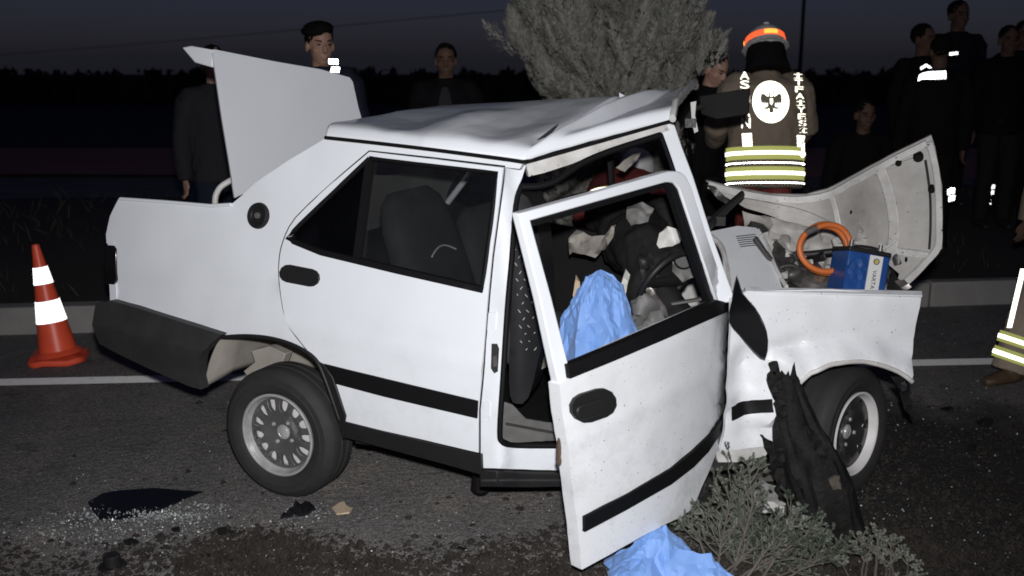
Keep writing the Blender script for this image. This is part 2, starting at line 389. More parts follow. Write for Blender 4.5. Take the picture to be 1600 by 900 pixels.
def inside(p, poly):
    x, y = p; c = False
    n = len(poly); j = n - 1
    for i in range(n):
        xi, yi = poly[i]; xj, yj = poly[j]
        if (yi > y) != (yj > y) and x < (xj - xi) * (y - yi) / (yj - yi) + xi: c = not c
        j = i
    return c
def resample(poly, step):
    out = []
    for i in range(len(poly)):
        a, b = poly[i], poly[(i + 1) % len(poly)]
        L = math.dist(a, b); k = max(1, int(math.ceil(L / step)))
        for t in range(k):
            out.append((a[0] + (b[0] - a[0]) * t / k, a[1] + (b[1] - a[1]) * t / k))
    return out
def segd(p, a, b):
    ax, ay = a; bx, by = b; dx, dy = bx - ax, by - ay
    L = dx * dx + dy * dy
    t = 0 if L == 0 else max(0, min(1, ((p[0] - ax) * dx + (p[1] - ay) * dy) / L))
    return math.hypot(p[0] - ax - t * dx, p[1] - ay - t * dy)
def triang(outer, holes, step):
    loops = [resample(outer, step)] + [resample(h, step) for h in holes]
    vs, es = [], []
    for lp in loops:
        b = len(vs)
        vs += [V(p) for p in lp]
        es += [(b + i, b + (i + 1) % len(lp)) for i in range(len(lp))]
    xs = [p[0] for p in outer]; ys = [p[1] for p in outer]
    allseg = [(lp[i], lp[(i + 1) % len(lp)]) for lp in loops for i in range(len(lp))]
    y = min(ys) + step * 0.5; row = 0
    while y < max(ys):
        x = min(xs) + step * (0.5 if row % 2 else 0.98)
        while x < max(xs):
            p = (x, y)
            if inside(p, outer) and not any(inside(p, h) for h in holes):
                if all(segd(p, a, b) > step * 0.45 for a, b in allseg): vs.append(V(p))
            x += step
        y += step * 0.87; row += 1
    r = delaunay_2d_cdt(vs, es, [], 0, 1e-5)
    V2 = [tuple(p) for p in r[0]]
    F = []
    for f in r[2]:
        c = (sum(V2[i][0] for i in f) / len(f), sum(V2[i][1] for i in f) / len(f))
        if inside(c, outer) and not any(inside(c, h) for h in holes): F.append(list(f))
    return V2, F
def sheet_mesh(V2, F, front, back, mats2=False):
    """closed plate: front and back point per 2-D vertex"""
    bm = bmesh.new()
    a = [bm.verts.new(p) for p in front]
    b = [bm.verts.new(p) for p in back]
    cnt = {}
    for f in F:
        fa = bm.faces.new([a[i] for i in f]); fa.material_index = 0
        fb = bm.faces.new([b[i] for i in reversed(f)]); fb.material_index = 1 if mats2 else 0
        for i in range(len(f)):
            e = (f[i], f[(i + 1) % len(f)])
            if (e[1], e[0]) in cnt: del cnt[(e[1], e[0])]
            else: cnt[e] = 1
    for (i, j) in cnt:
        try: bm.faces.new([a[j], a[i], b[i], b[j]])
        except ValueError: pass
    bmesh.ops.delete(bm, geom=[v for v in bm.verts if not v.link_faces], context='VERTS')
    return bm
def panel(name, outer, surf, thick, tdir, m, parent, holes=(), step=16, bev=0.004, disp=None, smooth=35):
    V2, F = triang(outer, list(holes), step)
    tdir = V(tdir).normalized()
    front = [surf(u, v) for u, v in V2]
    if disp: front = [p - tdir * disp(u, v) for p, (u, v) in zip(front, V2)]
    back = [p + tdir * thick for p in front]
    two = isinstance(m, (list, tuple)) and len(m) > 1
    bm = sheet_mesh(V2, F, front, back, two)
    o = bm_obj(name, bm, m, parent, smooth)
    if bev: bevel(o, bev)
    return o

def add_tube(bm, pts, rads, seg=10, cap=True, flat=1.0, ref=None):
    """tube through points; rads number, list, or list of (ra, rb)"""
    pts = [V(p) for p in pts]
    n = len(pts)
    if isinstance(rads, (int, float)): rads = [rads] * n
    rings = []
    prev = None
    for i, p in enumerate(pts):
        t = (pts[min(i + 1, n - 1)] - pts[max(i - 1, 0)])
        t = t.normalized() if t.length > 1e-9 else V((0, 0, 1))
        if ref is not None: r = V(ref)
        elif prev is not None: r = prev
        else: r = V((0, 0, 1)) if abs(t.z) < 0.9 else V((1, 0, 0))
        a = r - t * r.dot(t)
        if a.length < 1e-6: a = t.orthogonal()
        a.normalize(); b = t.cross(a); prev = a
        ra, rb = rads[i] if isinstance(rads[i], (tuple, list)) else (rads[i], rads[i] * flat)
        rings.append([bm.verts.new(p + a * (ra * math.cos(2 * PI * k / seg)) + b * (rb * math.sin(2 * PI * k / seg))) for k in range(seg)])
    for i in range(n - 1):
        for k in range(seg):
            bm.faces.new([rings[i][k], rings[i][(k + 1) % seg], rings[i + 1][(k + 1) % seg], rings[i + 1][k]])
    if cap:
        bm.faces.new(rings[0][::-1]); bm.faces.new(rings[-1])
    return rings
def tube(name, pts, rads, m, parent, seg=10, **k):
    bm = bmesh.new(); add_tube(bm, pts, rads, seg, **k)
    return bm_obj(name, bm, m, parent, 50)
def add_box(bm, c, size, axes=None):
    ax = axes or (V((1, 0, 0)), V((0, 1, 0)), V((0, 0, 1)))
    c = V(c)
    vs = []
    for i in (-1, 1):
        for j in (-1, 1):
            for k in (-1, 1):
                vs.append(bm.verts.new(c + ax[0] * (i * size[0] / 2) + ax[1] * (j * size[1] / 2) + ax[2] * (k * size[2] / 2)))
    for f in ((0, 1, 3, 2), (4, 6, 7, 5), (0, 4, 5, 1), (2, 3, 7, 6), (0, 2, 6, 4), (1, 5, 7, 3)):
        bm.faces.new([vs[i] for i in f])
def box(name, c, size, m, parent, axes=None, bev=0.006):
    bm = bmesh.new(); add_box(bm, c, size, axes)
    o = bm_obj(name, bm, m, parent, 35)
    if bev: bevel(o, bev)
    return o
def add_lathe(bm, prof, c, axis, seg=48, close=False):
    """prof: (radius, offset along axis)"""
    axis = V(axis).normalized(); a = axis.orthogonal().normalized(); b = axis.cross(a); c = V(c)
    rings = []
    for r, h in prof:
        if r < 1e-6: rings.append([bm.verts.new(c + axis * h)])
        else: rings.append([bm.verts.new(c + axis * h + a * (r * math.cos(2 * PI * k / seg)) + b * (r * math.sin(2 * PI * k / seg))) for k in range(seg)])
    m = len(rings)
    for i in range(m if close else m - 1):
        A, B = rings[i], rings[(i + 1) % m]
        for k in range(seg):
            k2 = (k + 1) % seg
            if len(A) == 1 and len(B) == 1: continue
            if len(A) == 1: bm.faces.new([A[0], B[k], B[k2]])
            elif len(B) == 1: bm.faces.new([A[k], B[0], A[k2]])
            else: bm.faces.new([A[k], A[k2], B[k2], B[k]])
def lathe(name, prof, c, axis, m, parent, seg=48, close=False, smooth=35):
    bm = bmesh.new(); add_lathe(bm, prof, c, axis, seg, close)
    return bm_obj(name, bm, m, parent, smooth)
def add_ellipsoid(bm, c, r, seg=14, rings=9, axes=None):
    ax = axes or (V((1, 0, 0)), V((0, 1, 0)), V((0, 0, 1))); c = V(c)
    top = bm.verts.new(c + ax[2] * r[2]); bot = bm.verts.new(c - ax[2] * r[2])
    R = []
    for i in range(1, rings):
        th = PI * i / rings
        R.append([bm.verts.new(c + ax[0] * (r[0] * math.sin(th) * math.cos(2 * PI * k / seg)) + ax[1] * (r[1] * math.sin(th) * math.sin(2 * PI * k / seg)) + ax[2] * (r[2] * math.cos(th))) for k in range(seg)])
    for k in range(seg):
        k2 = (k + 1) % seg
        bm.faces.new([top, R[0][k], R[0][k2]]); bm.faces.new([bot, R[-1][k2], R[-1][k]])
        for i in range(len(R) - 1): bm.faces.new([R[i][k], R[i + 1][k], R[i + 1][k2], R[i][k2]])
WORK = bpy.data.scenes.new('workbench')   # scratch scene, removed at the end
def remeshed(bm, voxel, smooth_it=3, disp=None):
    """union of closed shapes as one continuous skin"""
    bmesh.ops.recalc_face_normals(bm, faces=bm.faces)
    me = bpy.data.meshes.new('tmp'); bm.to_mesh(me); bm.free()
    o = bpy.data.objects.new('tmp', me); WORK.collection.objects.link(o)
    r = o.modifiers.new('r', 'REMESH'); r.mode = 'VOXEL'; r.voxel_size = voxel; r.use_smooth_shade = True
    if smooth_it:
        s = o.modifiers.new('s', 'SMOOTH'); s.factor = 0.5; s.iterations = smooth_it
    vl = WORK.view_layers[0]; vl.update()
    out = bpy.data.meshes.new_from_object(o.evaluated_get(vl.depsgraph))
    bpy.data.objects.remove(o); bpy.data.meshes.remove(me)
    if disp:
        new = [V(v.co) + V(v.normal) * disp(V(v.co)) for v in out.vertices]   # read all normals before moving anything
        for v, q in zip(out.vertices, new): v.co = q
    return out
def fbm(p, s, o=3):
    t = 0; a = 1; q = V(p) * s
    for _ in range(o):
        t += a * noise.noise(q); q = q * 2.03 + V((7.1, 3.3, 1.7)); a *= 0.5
    return t
def ridged(p, s):
    q = V(p) * s
    return (1 - abs(noise.noise(q)) * 2) + 0.5 * (1 - abs(noise.noise(q * 2.1 + V((5, 2, 8)))) * 2)

# ================================================================== THE SETTING
def kerb_y(x): return 7.166 + 0.122 * x + 0.0015 * x * x
def line_y(x): return 5.916 + 0.071 * x
def gz(x, y):
    """height of the land beyond the kerb"""
    d = y - kerb_y(x)
    if y < 15.5:
        h = 0.17 + 0.10 * max(0, min(1, d / 0.8)) + 0.14 * max(0, min(1, (d - 0.6) / 1.6))
        far = max(0, min(1, (d - 4.2) / 1.4))
        return h * (1 - far) - 0.02 * far
    if y < 45: return -0.02
    return -0.02 - 0.016 * (y - 45)
def ground_sheet(name, xs, ys, zf, m):
    bm = bmesh.new()
    g = [[bm.verts.new((x, y(x) if callable(y) else y, 0)) for x in xs] for y in ys]
    for row in g:
        for v in row: v.co.z = zf(v.co.x, v.co.y)
    for j in range(len(g) - 1):
        for i in range(len(xs) - 1):
            bm.faces.new([g[j][i], g[j][i + 1], g[j + 1][i + 1], g[j + 1][i]])
    o = bm_obj(name, bm, m, None, 60, recalc=False)
    o['kind'] = 'structure'
    return o
xs_near = [-40, -20, -12, -8, -5, -3, -1.5, 0, 1.5, 3, 5, 8, 12, 20, 40]
road = ground_sheet('road', xs_near, [-6, 0, 2, 3.5, 5, 6.2, lambda x: kerb_y(x) + 0.02], lambda x, y: 0.0, 'asphalt')
xs_far = [-3000, -900, -300, -120] + [x * 4 for x in range(-15, 16)] + [120, 300, 900, 3000]
xs_med = [x * 0.5 for x in range(-60, 61)]
def med_z(x, y): return gz(x, y) + 0.03 * fbm((x, y, 0), 1.3)
ground_sheet('median_ground', xs_med, [lambda x, k=k: kerb_y(x) + 0.10 + k for k in (0, .2, .45, .7, 1.0, 1.4, 1.8, 2.3, 3, 3.6, 4.2, 4.7, 5.2, 5.7)], med_z, 'soil_dark')
ground_sheet('second_road', xs_far, [12.0, 14, 16.6], lambda x, y: -0.035, 'asphalt')
ground_sheet('bare_soil_verge', xs_far, [16.5, 18, 20, 21.6], lambda x, y: -0.01 + 0.05 * noise.noise(V((x * .4, y * .4, 0))), 'soil_red')
ground_sheet('land', xs_far + [], [-900, -60, -20, -8, 0, 12, 21, 30, 45, 80, 150, 400, 1200, 4000], lambda x, y: (-0.05 if y < 40 else gz(x, y) - 0.03), 'soil_dark')

# painted edge line
bm = bmesh.new()
xs_l = [i * 0.5 for i in range(-24, 25)]
a = [bm.verts.new((x, line_y(x) - 0.065 + 0.006 * noise.noise(V((x * 3, 0, 0))), 0.004)) for x in xs_l]
b = [bm.verts.new((x, line_y(x) + 0.065 + 0.006 * noise.noise(V((x * 3, 9, 0))), 0.004)) for x in xs_l]
for i in range(len(xs_l) - 1): bm.faces.new([a[i], a[i + 1], b[i + 1], b[i]])
tag(bm_obj('edge_line', bm, 'roadpaint', None, 0), kind='structure')

# kerb: bedding with stones laid end to end
bm = bmesh.new()
L0 = -14.0
for i in range(28):
    x0, x1 = L0 + i, L0 + i + 1
    d = V((1, kerb_y(x1) - kerb_y(x0), 0)).normalized(); nrm = V((-d.y, d.x, 0))
    add_box(bm, V(((x0 + x1) / 2, (kerb_y(x0) + kerb_y(x1)) / 2, 0.075)) + nrm * 0.085, (1.02, 0.11, 0.17), (d, nrm, V((0, 0, 1))))
kerb = tag(bm_obj('kerb', bm, 'kerb_joint', None, 30), kind='structure')
random.seed(3)
for i in range(28):
    x0, x1 = L0 + i + 0.18, L0 + i + 1.18
    d = V((1, kerb_y(x1) - kerb_y(x0), 0)).normalized(); nrm = V((-d.y, d.x, 0))
    c = V(((x0 + x1) / 2, (kerb_y(x0) + kerb_y(x1)) / 2, 0.088 + random.uniform(-.004, .004))) + nrm * (0.075 + random.uniform(-.006, .006))
    o = box('kerb_stone', c, ((V((x1 - x0, kerb_y(x1) - kerb_y(x0)))).length - 0.016, 0.15, 0.20), 'kerb', kerb, (d, nrm, V((0, 0, 1))), bev=0.012)

# far dark wood on the skyline
random.seed(11)
bm = bmesh.new()
for i in range(1500):
    x = random.uniform(-70, 75); y = random.uniform(43, 50)
    top = 1.32 + 0.16 * noise.noise(V((x * 0.25, 3, 0))) + 0.10 * noise.noise(V((x * 1.1, 1, 0)))
    z = random.uniform(-0.1, top)
    r = random.uniform(.10, .34) if z > top - .35 else random.uniform(0.3, 0.6)
    z = min(z, top - r * .6)
    for k in range(7):
        dirv = V((random.gauss(0, 1), random.gauss(0, 1), random.gauss(0, 1))).normalized()
        a_ = V((x, y, z)) + dirv * r * .6
        t1 = dirv.orthogonal().normalized() * r * .7; t2 = dirv.cross(t1).normalized() * r * .7
        bm.faces.new([bm.verts.new(a_ + t1), bm.verts.new(a_ + t2), bm.verts.new(a_ - t1 - t2)])
for x in range(-75, 76, 2):
    add_box(bm, (x, 48, 0.45), (2.02, 2.5, 1.25))
tag(bm_obj('far_wood', bm, 'far_leaf', None, 0, recalc=False), 'black far-off belt of trees along the skyline', 'trees', kind='stuff')

# sparse dry grass of the median
random.seed(21)
bm = bmesh.new()
for i in range(2600):
    x = random.uniform(-6, 8); d = random.uniform(0.25, 4)
    y = kerb_y(x) + d
    if noise.noise(V((x * .8, y * .8, 2))) < -0.05: continue
    h = random.uniform(.05, .2); ang = random.uniform(0, 2 * PI); w = random.uniform(.003, .007)
    z = gz(x, y) - 0.01
    lean = V((random.gauss(0, .06), random.gauss(0, .06), 0))
    s = V((math.cos(ang), math.sin(ang), 0)) * w
    p = V((x, y, z))
    v = [bm.verts.new(p - s), bm.verts.new(p + s), bm.verts.new(p + lean * .5 + V((0, 0, h * .6)) + s * .6), bm.verts.new(p + lean + V((0, 0, h)))]
    bm.faces.new(v[:3]); bm.faces.new([v[0], v[2], v[3]])
tag(bm_obj('dry_grass', bm, 'grass_dry', None, 0, recalc=False), 'sparse dry grass growing on the dark median', 'grass', kind='stuff')

# utility pole and overhead wire
pl = thing('utility_pole', 'thin dark utility pole far off behind the firefighter', 'pole', (22, 80, -1.0))
tube('shaft', [(22, 80, -1.2), (22, 80, 7.8)], [0.17, 0.12], 'pole', pl, 12)
box('crossarm', (22, 80, 7.2), (1.6, .12, .12), 'pole', pl, bev=0.01)
for dx in (-.7, 0, .7):
    tube('insulator', [(22 + dx, 80, 7.26), (22 + dx, 80, 7.45)], [0.05, 0.035], 'pole', pl, 8)
wire = [V((22, 80, 7.45)).lerp(V((-170, 330, 2.2)), t) + V((0, 0, -1.2 * 4 * t * (1 - t) * .4)) for t in [i / 20 for i in range(21)]]
tag(tube('overhead_wire', wire, [0.026 + 0.06 * i / 20 for i in range(21)], 'pole', None, 6), 'thin dark overhead wire crossing the sky on the left', 'wire')

# ================================================================== THE CAR
car = thing('wrecked_car', 'crumpled white saloon car with folded roof and open boot and driver door', 'car', (-0.1, 4.3, 0))
UP = V((0, 0, 1))
class Frame:
    def __init__(s, O, yaw, pitch, f):
        s.O = V(O); y, p = rad(yaw), rad(pitch)
        s.e1 = V((math.cos(y) * math.cos(p), -math.sin(y) * math.cos(p), -math.sin(p)))   # towards the nose
        s.n = V((math.sin(y), math.cos(y), 0))                                              # into the car
        s.e3 = s.n.cross(s.e1); s.e3 = -s.e3 if s.e3.z < 0 else s.e3
        s.f = f
    def at(s, a, b, c): return s.O + s.e1 * a + s.e3 * b + s.n * c
    def hit(s, u, v, extra=0.0):
        d = ray(u, v); off = extra
        for _ in range(8):
            t = ((s.O - CAM).dot(s.n) + off) / d.dot(s.n)
            P = CAM + d * t
            off = s.f((P - s.O).dot(s.e3)) + extra
        return P
    def surf(s, extra=0.0): return lambda u, v: s.hit(u, v, extra)
    def far(s, W, extra=0.0):
        def g(u, v):
            P = s.hit(u, v)
            return P + s.n * (W - 2 * s.f((P - s.O).dot(s.e3)) - extra)
        return g
    def ab(s, u, v):
        P = s.hit(u, v) - s.O
        return P.dot(s.e1), P.dot(s.e3)
BELT = 0.93
def fside(b):
    if b < BELT: return 0.045 * ((b - 0.55) / 0.4) ** 2
    return 0.045 * (0.38 / 0.4) ** 2 + 0.27 * (b - BELT)
RF = Frame((-0.99, 4.07, 0), 27, 6.6, fside)
_B = RF.hit(770, 640)
FF = Frame((-0.05, 3.62, 0), -13, 0, lambda b: 0.03 * ((b - 0.6) / 0.4) ** 2 + max(0, b - 0.95) * 0.22)
rs, fs = RF.surf(), FF.surf()
W = 1.52

# ---- rear quarter
qdoor = spl([(577, 236), (520, 285), (462, 340), (442, 378), (436, 410), (437, 445), (447, 500), (470, 535), (492, 562), (508, 592)], 3)
arch = spl([(508, 592), (492, 562), (462, 542), (425, 530), (385, 526), (346, 527)], 4)
q_out = [(186, 309), (250, 314), (330, 321), (360, 320), (378, 305), (400, 285), (450, 251), (508, 216), (585, 225), (700, 238), (818, 253), (812, 264), (795, 262)] + qdoor + arch[1:] + \
        [(320, 518), (260, 499), (200, 480), (176, 468), (167, 445), (179, 443), (181, 414), (178, 384), (166, 380), (165, 366), (171, 338)]
def dent_q(u, v):
    return 0.006 * fbm((u / 90, v / 90, 0), 1) - 0.012 * math.exp(-((v - 452) / 14) ** 2) * (1 if u < 430 else 0)
panel('rear_quarter', q_out, rs, 0.02, RF.n, ['paint', 'trim_in'], car, step=15, disp=dent_q)
farq = [p for p in q_out]
panel('rear_quarter', farq, RF.far(W), 0.02, -RF.n, ['grey_trim', 'paint'], car, step=30, bev=0)
bevel(tube('deck_edge', [RF.hit(u, v) + UP * .004 for u, v in [(188, 312), (260, 317), (330, 323), (362, 321)]], 0.008, 'paint', car))
# wheel well swept inwards
wa = spl([(530, 655), (508, 592), (492, 562), (462, 542), (425, 530), (385, 526), (346, 528), (326, 560), (315, 606)], 4)
bm = bmesh.new()
r0 = [bm.verts.new(RF.hit(u, v) + RF.n * .016) for u, v in wa]
r1 = [bm.verts.new(RF.hit(u, v) + RF.n * .2 + UP * .02) for u, v in wa]
r2 = [bm.verts.new(RF.hit(u, v) + RF.n * .46) for u, v in wa]
for A, B in ((r0, r1), (r1, r2)):
    for i in range(len(wa) - 1): bm.faces.new([A[i], A[i + 1], B[i + 1], B[i]])
bm.faces.new(r2)
o = bm_obj('wheel_well', bm, 'well', car, 50)
sd = o.modifiers.new('s', 'SOLIDIFY'); sd.thickness = 0.006; sd.offset = 0
panel('wheel_well_bracket', [(392, 548), (420, 541), (446, 553), (440, 570), (414, 576), (388, 590), (380, 580), (398, 566)], RF.surf(0.2), 0.05, RF.n, 'well', car, step=12)
# black arch lip and flare by the rear wheel
lip = [RF.hit(u, v, -0.008) for u, v in spl([(346, 527), (385, 525), (425, 529), (462, 541), (492, 561), (508, 592), (530, 655)], 4)]
tube('arch_lip', lip, 0.009, 'black_plastic', car, 8)
panel('arch_flare', [(497, 566), (507, 571), (520, 590), (540, 650), (535, 688), (528, 660), (520, 628), (508, 594)], RF.surf(-0.012), 0.05, RF.n, 'black_plastic', car, step=12)
# tail lamp, round vent, seam of the deck
panel('tail_lamp', [(164, 383), (177, 384), (181, 390), (181, 438), (177, 445), (166, 444), (163, 430), (162, 396)], RF.surf(-0.006), 0.09, RF.n, 'tail', car, step=10)
vc = RF.hit(404, 337)
vax = -(RF.n * math.cos(rad(14)) - UP * math.sin(rad(14)))
vent = lathe('round_vent', [(0, .006), (.030, .006), (.034, .011), (.040, .011), (.046, .013), (.053, .010), (.056, 0), (.056, -.012), (0, -.012)], vc, vax, 'black_plastic', car, 32)
lathe('vent_badge', [(0, .014), (.012, .013), (.014, .006), (0, .006)], vc, vax, 'grey_trim', vent, 20)

# rear bumper: side wing with rolled lower edge and bar across the tail
bo = [(150, 474), (172, 470), (210, 480), (270, 499), (346, 523), (333, 536), (320, 556), (313, 585), (318, 607), (300, 602), (240, 576), (190, 552), (160, 536), (153, 505)]
def bump_d(u, v):
    m_ = (v - (472 + (u - 150) * .27)) / 62.0
    return 0.028 * math.sin(max(0, min(1, m_)) * PI * .8) + 0.010 * math.exp(-((m_ - .48) / .06) ** 2)
bmp = panel('rear_bumper', bo, RF.surf(-0.035), 0.05, RF.n, 'bumper_plastic', car, step=11, disp=bump_d)
c0, c1 = RF.hit(152, 478, -0.03), RF.hit(160, 534, -0.03)
bm = bmesh.new()
dn = (c1 - c0)
secs = []
for t in (0, .03, .1, .5, .9, .97, 1):
    k = 1 - (2 * t - 1) ** 8
    base = c0 + RF.n * (0.02 + t * (W + .02)) - RF.e1 * (0.07 * k)
    secs.append([bm.verts.new(base + q) for q in (V((0, 0, 0)), dn * .5 - RF.e1 * .012, dn, dn + RF.e1 * .12, RF.e1 * .12)])
for A, B in zip(secs, secs[1:]):
    for i in range(5): bm.faces.new([A[i], A[(i + 1) % 5], B[(i + 1) % 5], B[i]])
bm.faces.new(secs[0]); bm.faces.new(secs[-1][::-1])
bm_obj('rear_bumper_bar', bm, 'bumper_plastic', car)
# rear valance and tail panel with the low loading lip
t0, t1 = RF.hit(172, 470), RF.hit(168, 375)
bm = bmesh.new()
for (p, q) in ((t0, t1),):
    vs = [bm.verts.new(x) for x in (p, q, q + RF.n * 1.48, p + RF.n * 1.48)]
    vs2 = [bm.verts.new(x.co + RF.e1 * .04) for x in vs]
    bm.faces.new(vs); bm.faces.new(vs2[::-1])
    for i in range(4): bm.faces.new([vs[i], vs[(i + 1) % 4], vs2[(i + 1) % 4], vs2[i]])
bm_obj('tail_panel', bm, 'paint', car)
# boot floor and inner walls (dark)
bf = [RF.at(-0.72, .66, .50), RF.at(.2, .66, .50), RF.at(.2, .66, 1.45), RF.at(-.72, .66, 1.45)]
bm = bmesh.new(); vs = [bm.verts.new(p) for p in bf]; bm.faces.new(vs)
bm.faces.new([bm.verts.new(p) for p in (RF.at(.22, .5, .06), RF.at(.22, .5, 1.45), RF.at(.22, .98, 1.40), RF.at(.22, .98, .10))])
o = bm_obj('boot_lining', bm, 'trim_in', car); sd = o.modifiers.new('s', 'SOLIDIFY'); sd.thickness = 0.02

# ---- boot lid, standing open
lidY = lambda u, v: 4.62 + (u - 365) * 0.0036 - (v - 308) * 0.0004
ls = lambda u, v: PY(u, v, lidY(u, v))
ln_ = V((-0.50, 0.85, 0.08))
lid = panel('boot_lid', [(366, 309), (358, 255), (346, 180), (332, 84), (334, 77), (430, 96), (500, 108), (546, 121), (551, 128), (560, 168), (567, 191), (540, 206), (470, 253), (400, 292)],
            ls, 0.018, ln_, 'paint', car, step=18, disp=lambda u, v: 0.012 * math.sin((u - 340) / 225 * PI) + .004 * fbm((u / 120, v / 120, 0), 1))
# folded tail of the lid (the part above the number plate), pointing away to the left
bm = bmesh.new()
A = [ls(u, v) for u, v in [(333, 78), (430, 96), (500, 108), (547, 121)]]
off1 = V((-0.115, .06, .015)); off2 = V((-.165, .085, .012))
B = [p + off1 + V((0, 0, .004)) for p in A]; C_ = [p + off2 for p in A]; D = [p + V((-.10, .05, -.055)) for p in A]; E_ = [p + V((-.012, .01, -.075)) for p in A]
rows = [[bm.verts.new(p) for p in R] for R in (A, B, C_, D, E_)]
for i in range(5):
    for k in range(3): bm.faces.new([rows[i][k], rows[i][k + 1], rows[(i + 1) % 5][k + 1], rows[(i + 1) % 5][k]])
bm.faces.new([r[0] for r in rows]); bm.faces.new([r[3] for r in rows][::-1])
bevel(bm_obj('lid_tail', bm, 'paint', lid), .006)
hp = [PY(336, 322, 4.72), PY(337, 306, 4.72), PY(345, 292, 4.74), PY(360, 282, 4.76), PY(376, 272, 4.85)]
tube('lid_hinge', spl(hp, 4), 0.014, 'white_plastic', car, 10)

# ---- rear door
rd_left = list(reversed(qdoor))[0:]
rdoor = [(577, 237), (680, 249), (786, 262), (783, 290), (768, 400), (762, 462), (752, 590), (748, 640), (748, 707), (690, 694), (600, 673), (529, 655), (520, 628), (508, 592)] + rd_left[1:-1]
rwin = [(578, 247), (680, 259), (778, 270), (768, 350), (754, 452), (690, 437), (620, 421), (550, 405), (500, 392), (470, 383), (449, 372), (470, 350), (520, 302)]
rd = panel('rear_door', [(u + .0, v) for u, v in rdoor], RF.surf(-0.003), 0.03, RF.n, ['paint', 'trim_in'], car, holes=[rwin], step=15,
           disp=lambda u, v: 0.004 * fbm((u / 120, v / 120, 3), 1) + .006 * math.exp(-((v - (500 + (u - 440) * .235)) / 10) ** 2))
tube('door_gap', [RF.hit(u, v, -.001) for u, v in qdoor + [(520, 630), (529, 656)]], .0028, 'rubber', rd, 6)
tube('door_gap', [RF.hit(u, v, -.001) for u, v in [(577, 236), (680, 247), (789, 260), (786, 290), (771, 400), (765, 462), (755, 590), (750, 640), (750, 708)]], .003, 'rubber', rd, 6)
gw = [RF.hit(u, v, 0.004) for u, v in resample(rwin, 30)]
bm = bmesh.new(); add_tube(bm, gw + [gw[0]], 0.010, 8, cap=False)
bm_obj('window_seal', bm, 'rubber', rd, 50)
panel('belt_seal', [(449, 371), (500, 390), (620, 418), (755, 449), (753, 458), (620, 428), (500, 399), (456, 381)], RF.surf(-.008), .02, RF.n, 'rubber', rd, step=14, bev=.002)
panel('window_divider', [(571, 249), (582, 249), (562, 406), (551, 404)], RF.surf(0.0), .02, RF.n, 'rubber', rd, step=14, bev=.002)
panel('window_glass', [(580, 248), (778, 270), (754, 452), (560, 408)], RF.surf(0.018), 0.004, RF.n, 'glass', rd, step=40, bev=0)
panel('quarter_glass', [(576, 248), (555, 406), (500, 392), (449, 372), (520, 302)], RF.surf(0.018), 0.004, RF.n, 'glass_dark', rd, step=40, bev=0)
def pill(cx, cy, hw, hh, ang, n=6):
    pts = []
    ca, sa = math.cos(ang), math.sin(ang)
    for s, a0 in ((1, -PI / 2), (-1, PI / 2)):
        for k in range(n + 1):
            t = a0 + PI * k / n
            x, y = s * (hw - hh) + hh * math.cos(t), hh * math.sin(t)
            pts.append((cx + x * ca - y * sa, cy + x * sa + y * ca))
    return pts
hd = panel('door_handle', pill(467, 431, 32, 14, rad(11)), RF.surf(-.010), .02, RF.n, 'black_plastic', rd, step=8, bev=.003)
panel('handle_flap', pill(468, 428, 24, 7, rad(11)), RF.surf(-.018), .012, RF.n, 'black_plastic', hd, step=8, bev=.003)
panel('rub_strip', [(506, 569), (600, 592), (746, 627), (745, 654), (600, 620), (521, 599)], RF.surf(-.010), .012, RF.n, 'rubber', rd, step=18, bev=.002)
panel('rear_door', rdoor, RF.far(W), 0.03, -RF.n, ['trim_in', 'paint'], car, holes=[rwin], step=30, bev=0)
tube('far_door_edge', [RF.far(W, .06)(u, v) for u, v in [(452, 376), (520, 306), (580, 250)]], .016, 'paint', car, 8)
panel('sill_trim', [(527, 656), (600, 675), (690, 697), (751, 711), (753, 742), (690, 724), (600, 700), (540, 684)], RF.surf(-.012), .08, RF.n, 'black_plastic', car, step=14)

# ---- centre pillar and the white sill under the front door opening
bp_out = [(787, 263), (822, 258), (815, 280), (806, 300), (800, 360), (796, 420), (790, 500), (783, 600), (777, 672), (780, 692), (792, 699), (830, 701), (905, 701), (905, 736), (830, 734), (753, 731), (749, 705),
          (749, 640), (754, 590), (764, 462), (770, 400), (785, 290)]
def bsurf(u, v):
    a_, b_ = RF.hit(u, v, .004), FF.hit(u, v, .004)
    t = max(0, min(1, (u - 775) / 30)); t = t * t * (3 - 2 * t)
    return a_.lerp(b_, t)
pil = panel('centre_pillar', bp_out, bsurf, 0.05, V((0, 1, 0)), 'paint', car, step=10, disp=lambda u, v: .003 * fbm((u / 30, v / 30, 0), 1))
panel('striker_recess', [(768, 537), (777, 537), (780, 545), (778, 580), (772, 583), (767, 575)], lambda u, v: bsurf(u, v) + V((0, -.004, 0)), .02, V((0, 1, 0)), 'cavity', pil, step=8, bev=.001)
panel('striker', [(770, 556), (776, 554), (777, 570), (771, 572)], lambda u, v: bsurf(u, v) + V((0, -.014, 0)), .012, V((0, 1, 0)), 'bare_metal', pil, step=8, bev=.001)
for q in ([(763, 488), (776, 487), (774, 515), (761, 516)], [(755, 627), (766, 627), (765, 652), (754, 652)]):
    panel('pillar_plate', q, lambda u, v: bsurf(u, v) + V((0, -.005, 0)), .006, V((0, 1, 0)), 'paint', pil, step=8, bev=.001)
os_ = spl([(815, 290), (806, 320), (800, 400), (793, 480), (786, 590), (781, 672), (785, 690), (800, 695), (840, 696), (900, 696)], 4)
tube('door_seal', [bsurf(u, v) + V((0, -.002, 0)) for u, v in os_], 0.011, 'rubber', car, 8)
panel('sill_trim', [(750, 733), (830, 736), (906, 737), (906, 757), (830, 759), (750, 758)], lambda u, v: bsurf(u, v) + V((0, -.02, 0)), .07, V((0, 1, 0)), 'black_plastic', car, step=14)
